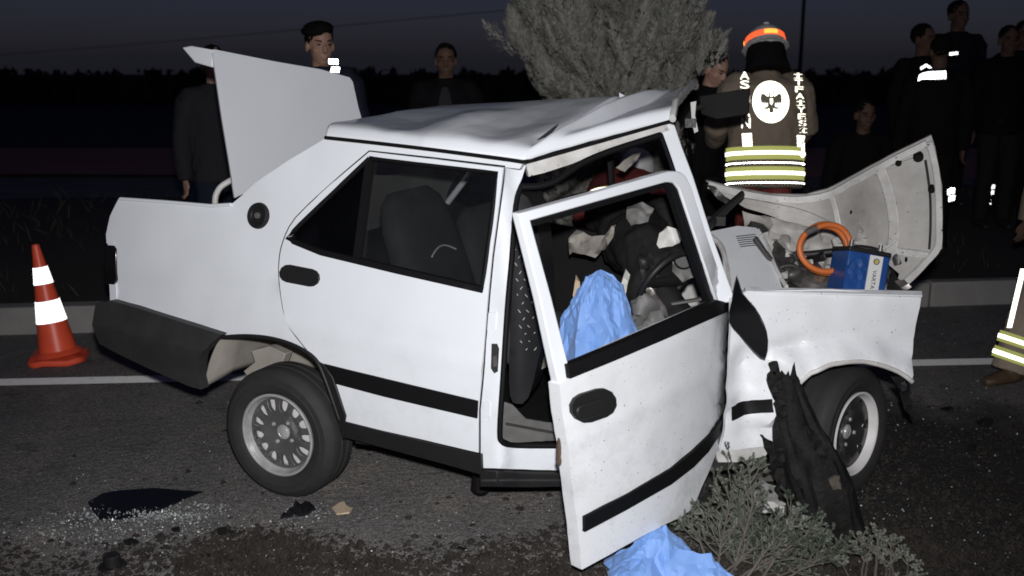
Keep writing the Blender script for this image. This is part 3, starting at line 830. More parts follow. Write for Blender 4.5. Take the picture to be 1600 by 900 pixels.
panel('sill_step', [(752, 745), (906, 745), (906, 748), (752, 748)], lambda u, v: bsurf(u, v) + V((0, -.027, 0)), .02, V((0, 1, 0)), 'bumper_plastic', car, step=20, bev=.001)
jp = PZ(751, 768, .055)
lathe('jacking_foot', [(0, .09), (.035, .09), (.040, .04), (.043, .012), (.030, -.004), (0, -.004)], jp, UP, 'rubber', car, 20)

# ---- roof, folded across the centre pillar
roofN = [(508, 215), (660, 233), (820, 252), (935, 216), (1046, 190)]
nearP = [RF.hit(508, 215), RF.hit(660, 233), bsurf(820, 252), FF.hit(935, 216), FF.hit(1046, 190)]
farP = [PY(706, 172, 5.62), PY(838, 163, 5.22), PY(972, 153, 4.88), PY(1030, 146, 5.0), PY(1084, 138, 5.16)]
NS, NT = 190, 52
def polyline(P, s):
    x = s * (len(P) - 1); i = min(int(x), len(P) - 2)
    return P[i].lerp(P[i + 1], x - i)
prof = [(0, 0), (.008, .026), (.020, .043), (.040, .052), (.065, .055), (.3, .054), (.5, .052), (.7, .048), (.88, .038), (.96, .022), (1, 0)]
def prof_h(t):
    for (a0, h0), (a1, h1) in zip(prof, prof[1:]):
        if t <= a1: return h0 + (h1 - h0) * (t - a0) / (a1 - a0)
    return 0
def roof_pt(s, t):
    p = polyline(nearP, s).lerp(polyline(farP, s), t)
    h = prof_h(t)
    # crush: sharp valley at the fold, ridges beside it, soft buckles behind
    x = s - .5 - 0.03 * t
    h -= 0.030 * math.exp(-math.sqrt(x * x + 1.6e-5) / .018) * min(1, t * 6) * (1 - .3 * t)
    d2 = (s - .56 - .28 * t)
    h += 0.060 * max(0, 1 - math.sqrt(d2 * d2 + 1.4e-4) / .055) * math.sin(PI * min(1, t * 1.15)) ** .7
    h += 0.026 * max(0, 1 - math.sqrt((s - .30 + .10 * t) ** 2 + 2e-4) / .10) * math.sin(PI * min(1, t * 1.6)) ** .8 * (t < .62)
    h -= 0.030 * max(0, 1 - math.sqrt((s - .66 - .22 * t) ** 2 + 1e-4) / .07) * math.sin(PI * t)
    h -= 0.032 * max(0, 1 - math.sqrt(((s - .15 + .1 * t) / .10) ** 2 + ((t - .35) / .34) ** 2 + .01))
    h += 0.016 * max(0, 1 - math.sqrt(((s - .25) / .07) ** 2 + ((t - .3) / .26) ** 2 + .01))
    h -= 0.028 * max(0, 1 - math.sqrt(((s - .39) / .10) ** 2 + ((t - .40) / .40) ** 2 + .006))
    h -= 0.02 * math.sin(PI * t) * (1 if s > .5 else .3)
    h += 0.006 * fbm((s * 6, t * 3, 0), 1)
    return p + UP * h
bm = bmesh.new()
g = [[bm.verts.new(roof_pt(i / NS, (j / NT) ** 1.35)) for j in range(NT + 1)] for i in range(NS + 1)]
for i in range(NS):
    for j in range(NT): bm.faces.new([g[i][j], g[i + 1][j], g[i + 1][j + 1], g[i][j + 1]])
bmesh.ops.recalc_face_normals(bm, faces=bm.faces)
if sum(f.normal.z for f in bm.faces) < 0: bmesh.ops.reverse_faces(bm, faces=bm.faces)
roof = bm_obj('roof', bm, ['paint', 'trim_in'], car, 60, recalc=False)
sd = roof.modifiers.new('s', 'SOLIDIFY'); sd.thickness = 0.022; sd.offset = -1; sd.material_offset = 1; sd.material_offset_rim = 0
# gutter: dark drip channel between roof and body side
gp = [RF.hit(508 + (812 - 508) * i / 20, 215 + (252 - 215) * i / 20 - 1.5 * math.sin(PI * i / 20), -.010) for i in range(20)] + [RF.hit(817, 253, -.012)] + [FF.hit(832 + (1046 - 832) * i / 20, 251 - (251 - 190) * (i / 20) , -.012) for i in range(21)]
tube('roof_gutter', gp, 0.0075, 'rubber', car, 8)
# torn triangular flap of the roof skin beside the fold and a splinter on the far edge
p0 = roof_pt(.515, .05)
bm = bmesh.new()
fl_ = [roof_pt(.515, .06) + UP * .012, roof_pt(.56, .15) + UP * .035, roof_pt(.545, .10) + UP * .006]
vs = [bm.verts.new(p) for p in fl_]; bm.faces.new(vs)
o = bm_obj('roof_tear', bm, 'cavity', roof, 0); sd = o.modifiers.new('s', 'SOLIDIFY'); sd.thickness = 0.004  # near-black colour stands for the shade in the hole
bm = bmesh.new(); fp = PY(968, 153, 4.88)
vs = [bm.verts.new(p) for p in (fp, fp + V((.03, 0, .005)), fp + V((-.002, .01, .022)))]; bm.faces.new(vs)
o = bm_obj('roof_splinter', bm, 'paint', roof, 0); sd = o.modifiers.new('s', 'SOLIDIFY'); sd.thickness = 0.006
# front header with torn trim
hA, hB = nearP[-1], farP[-1]
bm = bmesh.new()
add_tube(bm, [hA.lerp(hB, i / 14) + V((.012, 0, .012 + prof_h(i / 14) * .85 + .008 * noise.noise(V((i * .9, 0, 0))))) for i in range(15)], [(.020, .014)] * 15, 8)
bm_obj('windscreen_header', bm, 'paint_worn', car, 40)
panel('roof_rail', [(822, 256), (880, 238), (935, 220), (1040, 194), (1046, 203), (1020, 210), (940, 238), (890, 257), (850, 270), (826, 276)], FF.surf(.004), .03, FF.n, 'paint_worn', car, step=10, disp=lambda u, v: .010 * fbm((u / 25, v / 12, 0), 1))
hs = spl([(816, 292), (840, 291), (866, 284), (890, 268), (915, 252), (960, 234), (1032, 211)], 5)
tube('hanging_seal', [FF.hit(u, v, -.012) for u, v in hs], .013, 'rubber', car, 8)
# windscreen pillar
panel('windscreen_pillar', [(1034, 206), (1042, 192), (1054, 195), (1066, 230), (1083, 275), (1110, 360), (1150, 472), (1122, 474), (1095, 390), (1062, 290)], FF.surf(.03), .05, V((-.1, 1, 0)), 'paint', car, step=12)
tube('pillar_seal', [FF.hit(u, v, .01) for u, v in spl([(1032, 210), (1048, 255), (1072, 330), (1108, 440), (1118, 470)], 4)], .010, 'rubber', car, 8)
# far pillar and far windscreen post seen through the cabin
# sun visor torn from the header, hanging out over the windscreen opening
vp = [PY(1092, 150, 4.95), PY(1172, 137, 4.9), PY(1170, 178, 4.88), PY(1120, 186, 4.9), PY(1095, 178, 4.95)]
bm = bmesh.new(); vs = [bm.verts.new(p) for p in vp]; bm.faces.new(vs)
o = bm_obj('sun_visor', bm, 'trim_in', car, 30); sd = o.modifiers.new('s', 'SOLIDIFY'); sd.thickness = .024; bevel(o, .008, 3)
bm = bmesh.new(); add_tube(bm, [PY(1072, 188, 4.75), PY(1082, 172, 4.85), PY(1100, 165, 4.93)], .012, 8); add_box(bm, PY(1078, 192, 4.7), (.05, .04, .04))
bm_obj('visor_bracket', bm, 'engine', car, 40)
panel('torn_header_trim', [(1079, 160), (1088, 158), (1086, 180), (1091, 205), (1085, 208), (1081, 190)], lambda u, v: PY(u, v, 4.7), .006, (0, 1, 0), 'white_plastic', car, step=8, bev=.001)

# ---- front wing, with the arch rolled out
f_out = [(1142, 468), (1166, 455), (1230, 453), (1300, 452), (1380, 456), (1440, 459), (1437, 480), (1427, 530), (1413, 590)] + \
        spl([(1413, 590), (1392, 574), (1352, 561), (1310, 560), (1275, 569), (1245, 590), (1225, 620), (1212, 660)], 4)[1:] + [(1206, 694), (1160, 702), (1126, 706), (1134, 660), (1141, 600), (1143, 520)]
def wing_d(u, v):
    d = math.hypot((u - 1332) / 1.05, v - 675)
    h = .050 * math.exp(-((d - 118) / 22) ** 2) * (1 if v < 660 else .3)
    h += .016 * fbm((u / 40, v / 40, 0), 1) * (1 if v > 530 else .3)
    h += .030 * (abs(noise.noise(V((u / 60, v / 38, 4)))) - .25) * max(0, min(1, (v - 500) / 40)) * (1 if u < 1270 else .4)
    h -= .022 * math.exp(-((v - (548 - (u - 1200) * .16)) / 9) ** 2) * math.exp(-((u - 1250) / 70) ** 2)
    h -= .05 * math.exp(-((u - 1168) / 22) ** 2 - ((v - 600) / 60) ** 2)
    return h
wing = panel('front_wing', f_out, fs, .02, FF.n, ['paint_muddy', 'trim_in'], car, step=11, disp=wing_d)
panel('rub_strip', [(1144, 637), (1175, 631), (1203, 621), (1203, 640), (1175, 649), (1144, 658)], FF.surf(.0), .02, FF.n, 'rubber', wing, step=9, bev=.002, disp=lambda u, v: wing_d(u, v) + .006)
al = spl([(1413, 590), (1392, 575), (1352, 562), (1310, 561), (1275, 570), (1245, 591), (1225, 620), (1212, 660)], 4)
tube('arch_lip', [FF.hit(u, v) - FF.n * wing_d(u, v) for u, v in al], .010, 'paint_worn', car, 8)
bm = bmesh.new()
r0 = [bm.verts.new(FF.hit(u, v, .02)) for u, v in al]; r1 = [bm.verts.new(FF.hit(u, v, .45)) for u, v in al]
for i in range(len(al) - 1): bm.faces.new([r0[i], r0[i + 1], r1[i + 1], r1[i]])
o = bm_obj('front_wheel_well', bm, 'engine', car, 50); sd = o.modifiers.new('s', 'SOLIDIFY'); sd.thickness = .008
panel('torn_arch_liner', [(1395, 590), (1412, 588), (1424, 625), (1430, 655), (1416, 640), (1407, 610)], FF.surf(.03), .012, FF.n, 'black_plastic', car, step=9, disp=lambda u, v: .02 * fbm((u / 14, v / 14, 0), 1))
panel('front_wing', f_out, lambda u, v: FF.hit(u, v) + V((.02, 1.32, 0)), .02, (0, -1, 0), 'paint_worn', car, step=30, bev=0)
panel('wing_flange', [(1166, 453), (1440, 457), (1436, 461), (1166, 457)], lambda u, v: FF.hit(u, v) + V((0, (457 - v) * .008, 0)), .006, UP, 'paint_muddy', car, step=14, bev=0)
# broken sill end under the wing
panel('sill_end', [(1118, 706), (1160, 700), (1205, 694), (1196, 712), (1160, 722), (1122, 722)], FF.surf(.01), .08, FF.n, 'paint_worn', car, step=10, disp=lambda u, v: .012 * fbm((u / 14, v / 14, 5), 1))
panel('sill_underside', [(1100, 716), (1196, 708), (1190, 728), (1130, 735), (1095, 735)], FF.surf(.03), .09, FF.n, 'engine', car, step=12)

# ---- front door, swung open and bent
hinge = FF.hit(1140, 600)
free = PY(893, 720, 3.19)
dd = V((hinge.x - free.x, hinge.y - free.y, 0)).normalized()
dn_ = V((-dd.y, dd.x, 0))          # inner side of the door
if dn_.y < 0: dn_ = -dn_
def dplane(extra=0.0, bow=True):
    def g(u, v):
        d = ray(u, v); off = extra
        for _ in range(6):
            t = ((hinge - CAM).dot(dn_) + off) / d.dot(dn_)
            P = CAM + d * t
            off = extra
            if P.z > 0.88: off += .16 * (P.z - .88)
            s_ = (P - hinge).dot(-dd)
            if bow: off -= .05 * math.sin(max(0, min(1, s_ / .98)) * PI) * (1 if P.z < .88 else max(0, 1 - (P.z - .88) * 4))
            if bow and s_ < .16: off += .9 * (.16 - s_) ** 2 * 2
        return P
    return g
dsk = [(874, 602), (888, 592), (960, 563), (1040, 529), (1137, 486), (1142, 520), (1142, 560), (1139, 620), (1134, 655), (1122, 700), (1104, 745), (1088, 783), (1078, 797), (1066, 806), (1000, 840), (940, 873), (909, 890),
       (906, 862), (902, 820), (892, 745), (884, 680), (879, 640)]
fd = panel('front_door', dsk, dplane(), .05, dn_, ['paint_muddy', 'grey_trim'], car, step=13, bev=.006,
           disp=lambda u, v: .004 * fbm((u / 50, v / 60, 0), 1) + .007 * math.exp(-((v - (700 - (u - 880) * .52)) / 7) ** 2))
fr_out = spl([(811, 334), (930, 301), (1044, 268)], 2)[:-1] + spl([(1044, 268), (1060, 268), (1071, 275), (1080, 292)], 3)[:-1] + [(1080, 292), (1105, 370), (1143, 480), (1136, 487), (1040, 528), (960, 562), (889, 590), (873, 601), (845, 470)]
fr_in = [(829, 345), (930, 316), (1040, 285), (1053, 285), (1062, 296), (1085, 365), (1120, 470), (1040, 505), (960, 540), (889, 572), (862, 465)]
ffm = panel('window_frame', fr_out, dplane(.012), .035, dn_, 'paint', fd, holes=[fr_in], step=12, bev=.004)
panel('belt_seal', [(888, 571), (960, 541), (1040, 506), (1122, 469), (1141, 474), (1139, 486), (1040, 530), (960, 564), (891, 592)], dplane(-.006), .03, dn_, 'rubber', fd, step=14, bev=.003)
panel('frame_channel', [(1040, 286), (1053, 286), (1063, 297), (1087, 366), (1121, 471), (1110, 474), (1076, 380), (1050, 300)], dplane(.022), .03, dn_, 'rubber', fd, step=14, bev=.002)
panel('frame_channel', [(831, 347), (1038, 287), (1040, 293), (836, 353)], dplane(.030), .02, dn_, 'rubber', fd, step=20, bev=.002)
hf = panel('door_handle', pill(929, 634, 36, 23, rad(-19)), dplane(-.012), .025, dn_, 'black_plastic', fd, step=9, bev=.004)
panel('handle_flap', pill(928, 640, 27, 12, rad(-19)), dplane(-.020), .02, dn_, 'black_plastic', hf, step=9, bev=.004)
panel('rub_strip', [(914, 808), (980, 774), (1050, 733), (1085, 705), (1110, 680), (1134, 648), (1130, 672), (1108, 706), (1085, 730), (1050, 757), (980, 797), (914, 832)], dplane(-.012), .016, dn_, 'rubber', fd, step=14, bev=.002)
jamb = lambda k: (lambda u, v: dplane()(u, v))
rp = [dplane()(u, v) for u, v in [(887, 690), (892, 700), (893, 722), (889, 718)]]
bm = bmesh.new()
e_ = -dd * .010
c = dplane()(886, 706) + dn_ * .028 + e_
add_ellipsoid(bm, c, (.012, .004, .045), 10, 7, (dn_, -dd, UP)); add_ellipsoid(bm, c + UP * -.035, (.014, .004, .02), 10, 7, (dn_, -dd, UP))
tag(bm_obj('rust_patch', bm, 'rust', fd, 40))

# torn mirror housing at the foot of the windscreen pillar
mp_ = lambda u, v: PY(u, v, 3.78 - .002 * (u - 1140))
panel('torn_mirror', spl([(1151, 432), (1160, 458), (1180, 480), (1194, 505), (1200, 530), (1196, 561), (1178, 548), (1155, 520), (1139, 500), (1143, 470)], 2, True), mp_, .03, (0.2, 1, 0), 'gloss_black', car, step=9,
      disp=lambda u, v: .03 * math.sin(max(0, min(1, (v - 435) / 125)) * PI), bev=.004)

# ---- wheels
def slots(n, r0, r1, w):
    H = []
    for k in range(n):
        a_ = 2 * PI * k / n
        ca, sa = math.cos(a_), math.sin(a_)
        loc = [(r1, -w), (r1 + .004, 0), (r1, w), ((r0 + r1) / 2, w * .95), (r0 + .006, w * .55), (r0, 0), (r0 + .006, -w * .55), ((r0 + r1) / 2, -w * .95)]
        H.append([(x * ca - y * sa, x * sa + y * ca) for x, y in loc])
    return H
def wheel(name, c, axis, roll, nslot=13, face='alloy_dark', rim_m='alloy'):
    """axis points outwards; c is the centre of the outer face"""
    axis = V(axis).normalized(); c = V(c)
    hx = V((axis.y, -axis.x, 0)).normalized(); hy = axis.cross(hx)
    w = thing(name, None, None, c); w.parent = car; w.location = c - car.location
    R, rr = .288, .183
    tp = [(rr - .006, -.012), (rr + .004, .000), (rr + .02, .010), (rr + .045, .014), (rr + .047, .012), (rr + .07, .011), (R - .022, .001), (R - .008, -.012), (R, -.028),
          (R, -.055), (R - .006, -.057), (R - .006, -.064), (R, -.066), (R, -.098), (R - .006, -.1), (R - .006, -.107), (R, -.109), (R, -.140), (R - .01, -.156), (R - .03, -.166), (rr + .03, -.17), (rr - .006, -.155)]
    lathe('tyre', tp, c, axis, 'tyre', w, 72, close=True, smooth=30)
    rp_ = [(rr - .002, -.004), (rr, .004), (rr - .006, .007), (rr - .012, .003), (rr - .016, -.012), (rr - .024, -.030), (rr - .03, -.040), (rr - .034, -.13), (rr - .004, -.14), (rr - .002, -.004)]
    rim = lathe('rim', rp_, c, axis, rim_m, w, 72)
    outer = [((rr - .022) * math.cos(2 * PI * k / 60), (rr - .022) * math.sin(2 * PI * k / 60)) for k in range(60)]
    V2, F = triang(outer, slots(nslot, .094, .148, .0195), .022)
    ca, sa = math.cos(roll), math.sin(roll)
    def to3(x, y, d):
        x, y = x * ca - y * sa, x * sa + y * ca
        return c + hx * x + hy * y + axis * d
    dish = lambda x, y: -.030 - .022 * max(0, 1 - math.hypot(x, y) / .10) + .008 * math.exp(-((math.hypot(x, y) - .11) / .03) ** 2)
    front = [to3(x, y, dish(x, y)) for x, y in V2]; back = [to3(x, y, dish(x, y) - .022) for x, y in V2]
    o = bm_obj('wheel_face', sheet_mesh(V2, F, front, back), face, w, 40); bevel(o, .0025, 2)
    lathe('hub_cap', [(0, -.034), (.018, -.034), (.024, -.037), (.026, -.042), (.032, -.043), (.034, -.056), (0, -.056)], c, axis, 'alloy', w, 24)
    for k in range(4):
        a_ = roll + PI / 4 + k * PI / 2
        lathe('wheel_nut', [(0, -.034), (.007, -.034), (.009, -.038), (.009, -.06), (0, -.06)], c + hx * (.055 * math.cos(a_)) + hy * (.055 * math.sin(a_)), axis, 'alloy', w, 8)
    lathe('brake_drum', [(0, -.062), (.150, -.062), (.152, -.075), (.145, -.13), (0, -.13)], c, axis, 'drum', w, 32)
    return w
wheel('rear_wheel', PZ(433, 680, .284), V((-math.sin(rad(25)), -math.cos(rad(25)), 0)), .2)
wheel('front_wheel', PZ(1338, 678, .280), V((math.sin(rad(43)), -math.cos(rad(43)), .04)), .5, 7, 'wheel_black', 'drum')
# axle behind the rear wheel
rwc = PZ(433, 680, .284)
tube('rear_axle', [rwc + RF.n * .15, rwc + RF.n * 1.3], .035, 'engine', car, 10)

# ---- underbody and cabin floor
def quadplate(name, pts, th, m, parent=car):
    bm = bmesh.new(); bm.faces.new([bm.verts.new(p) for p in pts])
    o = bm_obj(name, bm, m, parent, 0); sd = o.modifiers.new('s', 'SOLIDIFY'); sd.thickness = th; sd.offset = 0
    return o
B0 = V((-.02, 3.70, .34))
quadplate('floor_pan', [RF.at(.32, .36, .06), B0, FF.at(.95, .30, .06), FF.at(.95, .30, .06) + V((.15, 1.3, 0)), B0 + V((.5, 1.32, 0)), RF.at(.32, .36, 1.45)], .03, 'trim_in')
quadplate('rear_bulkhead', [RF.at(.25, .42, .08), RF.at(.25, .42, 1.44), RF.at(.05, 1.0, 1.38), RF.at(.05, 1.0, .14)], .03, 'trim_in')
quadplate('parcel_shelf', [RF.at(.05, 1.0, .14), RF.at(.05, 1.0, 1.38), RF.at(-.28, .985, 1.38), RF.at(-.28, .985, .14)], .02, 'trim_in')
quadplate('firewall', [FF.at(1.08, .3, .10), FF.at(1.02, .86, .10), FF.at(1.02, .86, .1) + V((.2, 1.25, 0)), FF.at(1.08, .3, .1) + V((.2, 1.25, 0))], .03, 'trim_in')
quadplate('far_door_lining', [B0 + V((.5, 1.34, 0)), B0 + V((.5, 1.34, .42)), FF.at(.95, .74, .06) + V((.2, 1.33, 0)), FF.at(.95, .30, .06) + V((.2, 1.33, 0))], .05, 'trim_in')

# seats: cushion, backrest, headrest
def seat(loc, yaw, recline, m='seat', label=None):
    s = thing('seat', None, None, V(loc)); s.parent = car; s.location = V(loc) - car.location
    if label: s['label'] = label
    y = rad(yaw)
    fx = V((math.cos(y), -math.sin(y), 0)); fy = V((math.sin(y), math.cos(y), 0)); L = V(loc)
    def body(secs):
        bm = bmesh.new()
        rings = []
        for ctr, hw, ht, ax in secs:
            rings.append([bm.verts.new(ctr + fy * (hw * (1 if abs(math.cos(a)) > .3 else .9) * math.copysign(abs(math.cos(a)) ** .5, math.cos(a))) + ax * (ht * math.copysign(abs(math.sin(a)) ** .6, math.sin(a)))) for a in [2 * PI * k / 20 for k in range(20)]])
        for A, B in zip(rings, rings[1:]):
            for k in range(20): bm.faces.new([A[k], A[(k + 1) % 20], B[(k + 1) % 20], B[k]])
        bm.faces.new(rings[0][::-1]); bm.faces.new(rings[-1])
        return bm
    bm = body([(L + fx * x + UP * (.14 + .02 * math.sin(x * 6)), hw, ht, UP) for x, hw, ht in ((-.02, .18, .05), (0, .23, .08), (.25, .245, .085), (.45, .24, .085), (.50, .2, .06))])
    bm_obj('seat_cushion', bm, m, s, 60)
    r = rad(recline); bd = (UP * math.cos(r) - fx * math.sin(r)); bn = (fx * math.cos(r) + UP * math.sin(r))
    bm = body([(L + UP * .16 + bd * h, hw, ht, bn) for h, hw, ht in ((0, .2, .06), (.04, .235, .08), (.28, .245, .075), (.46, .235, .065), (.56, .20, .055), (.61, .14, .035))])
    back = bm_obj('backrest', bm, m, s, 60)
    bm = bmesh.new()
    add_tube(bm, [L + UP * .16 + bd * .30 + bn * .080 + fy * a + bd * (.035 * math.cos(a * 15)) for a in [-.10 + .02 * k for k in range(11)]], .0045, 6)
    bm_obj('piping', bm, 'piping', s, 60)
    return s
_fx = V((math.cos(rad(27)), -math.sin(rad(27)), 0))
seat(PY(636, 296, 4.42) + _fx * .21 - UP * .735, 27, 20)
seat(PY(742, 322, 4.78) + _fx * .19 - UP * .74, 27, 16)
# driver seat side by the centre pillar, with a netted cover
sb = lambda u, v: PY(u, v, 3.86 + .0006 * (u - 800))
panel('driver_seat_side', spl([(816, 300), (838, 330), (846, 420), (850, 500), (842, 560), (828, 618), (810, 628), (797, 618), (796, 560), (802, 430), (806, 340)], 2, True), sb, .22, (.25, 1, 0), 'seat_side', car, step=12,
      disp=lambda u, v: .03 * math.sin(max(0, min(1, (u - 795) / 52)) * PI), bev=.012)
random.seed(5)
for i in range(2):
    bm = bmesh.new()
    pts = [(810 + 13 * i + (5 if k % 2 else -5) + (k * .9), 385 + k * 12) for k in range(15)]
    f_ = lambda u, v: sb(u, v) - V((.25, 1, 0)).normalized() * (.03 * math.sin(max(0, min(1, (u - 795) / 52)) * PI) + .004)
    for (ua, va), (ub, vb) in zip(pts, pts[1:]):
        t = random.uniform(.15, .4)
        add_tube(bm, [f_(ua, va), f_(ua + (ub - ua) * t, va + (vb - va) * t)], .0013, 5)
    bm_obj('seat_lacing', bm, 'piping', car, 0)['kind'] = 'stuff'
# pale torn bits, kick plate, lining, airbag like rags
def rag(name, poly, Y0, m, amp=.03, th=.006, step=8, sl=0.0, fs_=16):
    u0 = poly[0][0]
    return panel(name, poly, lambda u, v: PY(u, v, Y0 + sl * (u - u0)), th, (0, 1, .1), m, car, step=step, bev=0, disp=lambda u, v: amp * fbm((u / fs_, v / fs_, len(name)), 1), smooth=50)
rag('kick_plate', [(786, 628), (800, 632), (822, 655), (868, 662), (876, 688), (800, 692), (783, 684)], 3.73, 'grey_trim', .006)
rag('kick_plate_shadow_gap', [(790, 661), (870, 676), (870, 679), (790, 664)], 3.715, 'cavity', .002)
rag('torn_lining', [(826, 555), (838, 516), (850, 512), (846, 540), (860, 536), (872, 560), (840, 580), (828, 572)], 4.0, 'lining', .05)
rag('torn_lining', [(888, 372), (900, 356), (925, 370), (945, 366), (962, 350), (958, 372), (946, 392), (930, 402), (900, 396), (890, 398)], 4.35, 'lining', .05)
rag('torn_lining', [(962, 470), (978, 420), (984, 428), (978, 460), (968, 486)], 4.15, 'white_plastic', .03)
rag('torn_lining', [(895, 462), (900, 430), (906, 440), (908, 470), (902, 480)], 4.2, 'beige_chip', .02)
rag('dash_side', [(980, 322), (1004, 316), (1022, 326), (1012, 346), (986, 352), (978, 340)], 4.30, 'grey_trim', .03)
rag('white_dash_shell', [(1026, 382), (1030, 364), (1044, 355), (1058, 358), (1066, 372), (1062, 381), (1044, 385), (1030, 388)], 4.15, 'white_plastic', .02)
rag('door_pocket_cloth', [(985, 470), (1010, 458), (1030, 476), (1040, 500), (1036, 522), (1000, 524), (990, 500)], 3.98, 'grey_trim', .04)
# dashboard, steering column and wheel, pushed into the cabin
bm = bmesh.new()
add_tube(bm, [PY(985, 330, 4.9), PY(990, 372, 4.55), PY(1010, 400, 4.3), PY(1050, 420, 4.2)], [(.13, .16), (.15, .16), (.14, .12), (.10, .12)], 14)
add_tube(bm, [PY(940, 330, 5.0), PY(1000, 345, 4.75), PY(1070, 350, 4.7)], [(.12, .12)] * 3, 12)
add_tube(bm, [PY(1000, 420, 4.3), PY(1020, 470, 4.2), PY(1060, 520, 4.15)], [(.12, .1)] * 3, 12)
link_mesh('dashboard', remeshed(bm, .012, 3, lambda p: .02 * fbm(p, 9)), 'trim_in', car)
cw = PY(1040, 440, 4.08)
bm = bmesh.new()
ax1 = V((.45, -.25, .85)).normalized(); ax2 = V((.65, .7, -.1)); ax2 = (ax2 - ax1 * ax2.dot(ax1)).normalized()
add_tube(bm, [cw + ax1 * (.15 * math.cos(a)) + ax2 * (.14 * math.sin(a)) for a in [2 * PI * k / 32 for k in range(33)]], .014, 8, cap=False)
add_tube(bm, [cw - ax2 * .15, cw, cw + ax2 * .15], [(.02, .012)] * 3, 8)
bm_obj('steering_wheel', bm, 'black_plastic', car, 50)
lathe('instrument', [(0, .02), (.035, .02), (.042, .01), (.042, -.03), (0, -.03)], PY(1068, 405, 4.12), (-.1, -1, .2), 'black_plastic', car, 20)
box('switch_panel', PY(1078, 470, 4.05), (.16, .03, .012), 'grey_trim', car, (V((.98, .05, .15)).normalized(), V((-.05, 1, 0)), V((-.15, 0, 1))))
rag('column_cover', [(1050, 398), (1072, 392), (1090, 410), (1088, 432), (1066, 440), (1050, 424)], 4.13, 'grey_trim', .025)
rag('column_cover', [(1002, 380), (1020, 400), (1030, 440), (1022, 470), (1004, 440), (998, 410)], 4.1, 'black_plastic', .04)
rag('hanging_wire_loom', [(1004, 438), (1020, 452), (1040, 480), (1046, 500), (1030, 486), (1012, 464)], 4.04, 'bare_metal', .02)
# crumpled far-side door frame and window edge behind the cabin
tube('far_window_frame', [PY(830, 330, 5.0), PY(900, 308, 5.05), PY(985, 292, 5.1)], .018, 'trim_in', car, 8)
rag('far_roof_rag', [(975, 250), (990, 238), (1002, 240), (990, 256), (976, 268), (962, 262)], 5.05, 'lining', .04)

# ---- engine bay
cow = lambda u, v: PY(u, v, 4.12 + (450 - v) * .0052)
scut = panel('scuttle', [(1108, 362), (1150, 355), (1180, 358), (1196, 385), (1212, 425), (1222, 450), (1160, 455), (1138, 456), (1130, 430), (1128, 395)], cow, .02, (0, 1, -.4), 'paint_muddy', car, step=10,
             disp=lambda u, v: .03 * math.exp(-((u - 1165) / 40) ** 2) + .004 * fbm((u / 20, v / 20, 0), 1))
tube('scuttle_edge', [cow(u, v) + V((0, -.008, .004)) for u, v in spl([(1184, 362), (1198, 386), (1212, 422), (1228, 450)], 4)], [(.014, .008)] * 13, 'paint_worn', scut, 8)
for k in range(6):
    v0 = 371 + k * 3.2
    panel('vent_slot', [(1148 + k * 1.2, v0), (1178 + k * 1.2, v0 - 3), (1178 + k * 1.2, v0 - 1.8), (1148 + k * 1.2, v0 + 1.2)], lambda u, v: cow(u, v) - V((0, 1, -.4)).normalized() * (.03 * math.exp(-((u - 1165) / 40) ** 2) + .005), .004, (0, 1, -.4), 'cavity', scut, step=12, bev=0)
tube('scuttle_seal', [cow(u, v) + V((0, -.01, 0)) for u, v in spl([(1106, 366), (1126, 385), (1136, 420), (1140, 452)], 4)], .013, 'paint_worn', car, 8)
# inner wall, crumpled
rag('inner_wing', [(1160, 330), (1240, 348), (1300, 362), (1330, 380), (1330, 420), (1260, 410), (1200, 385), (1165, 362)], 4.75, 'paint_under', .05, step=10, fs_=22)
rag('crumpled_bulkhead', [(1176, 376), (1200, 362), (1235, 370), (1250, 388), (1240, 404), (1210, 398), (1190, 400)], 4.5, 'paint_under', .06, step=7, fs_=15)
rag('crumpled_bulkhead', [(1245, 425), (1262, 408), (1300, 404), (1320, 414), (1318, 440), (1280, 446), (1250, 442)], 4.42, 'paint_under', .06, step=7, fs_=15)
rag('crumpled_bulkhead', [(1336, 380), (1345, 352), (1352, 362), (1362, 388), (1350, 392)], 4.55, 'paint_under', .05, step=7, fs_=12)
rag('engine_rag', [(1300, 375), (1316, 366), (1330, 380), (1326, 398), (1306, 400)], 4.52, 'white_plastic', .06, step=6, fs_=10)
bm = bmesh.new()
add_box(bm, PY(1250, 480, 4.62), (.66, .5, .30))
add_tube(bm, [PY(1215, 440, 4.4), PY(1240, 430, 4.45), PY(1262, 440, 4.4)], .05, 12)
add_tube(bm, [PY(1200, 432, 4.3), PY(1215, 395, 4.5), PY(1170, 340, 4.8)], .03, 10)
add_ellipsoid(bm, PY(1235, 425, 4.4), (.09, .09, .06)); add_ellipsoid(bm, PY(1380, 440, 4.45), (.05, .06, .05))
link_mesh('engine', remeshed(bm, .012, 2, lambda p: .03 * fbm(p, 11)), 'engine', car)
lathe('air_filter_can', [(0, .05), (.05, .05), (.07, .04), (.075, 0), (.075, -.06), (0, -.06)], PY(1272, 446, 4.35), (0.1, -.3, 1), 'bare_metal', car, 24)
tube('bonnet_bar', spl([PY(1200, 392, 4.55), PY(1250, 398, 4.5), PY(1310, 392, 4.45), PY(1345, 388, 4.42), PY(1378, 398, 4.4), PY(1384, 430, 4.38)], 4), .016, 'black_plastic', car, 8)
for pts, r_ in (([(1205, 440), (1215, 420), (1240, 415), (1255, 430)], .010), ([(1180, 372), (1206, 408), (1232, 432), (1250, 448)], .012), ([(1330, 450), (1345, 430), (1378, 420), (1395, 450)], .011), ([(1226, 446), (1246, 420), (1282, 430), (1300, 448)], .008)):
    tube('engine_hose', spl([PY(u, v, 4.33) for u, v in pts], 5), r_, 'engine', car, 8)
random.seed(8)
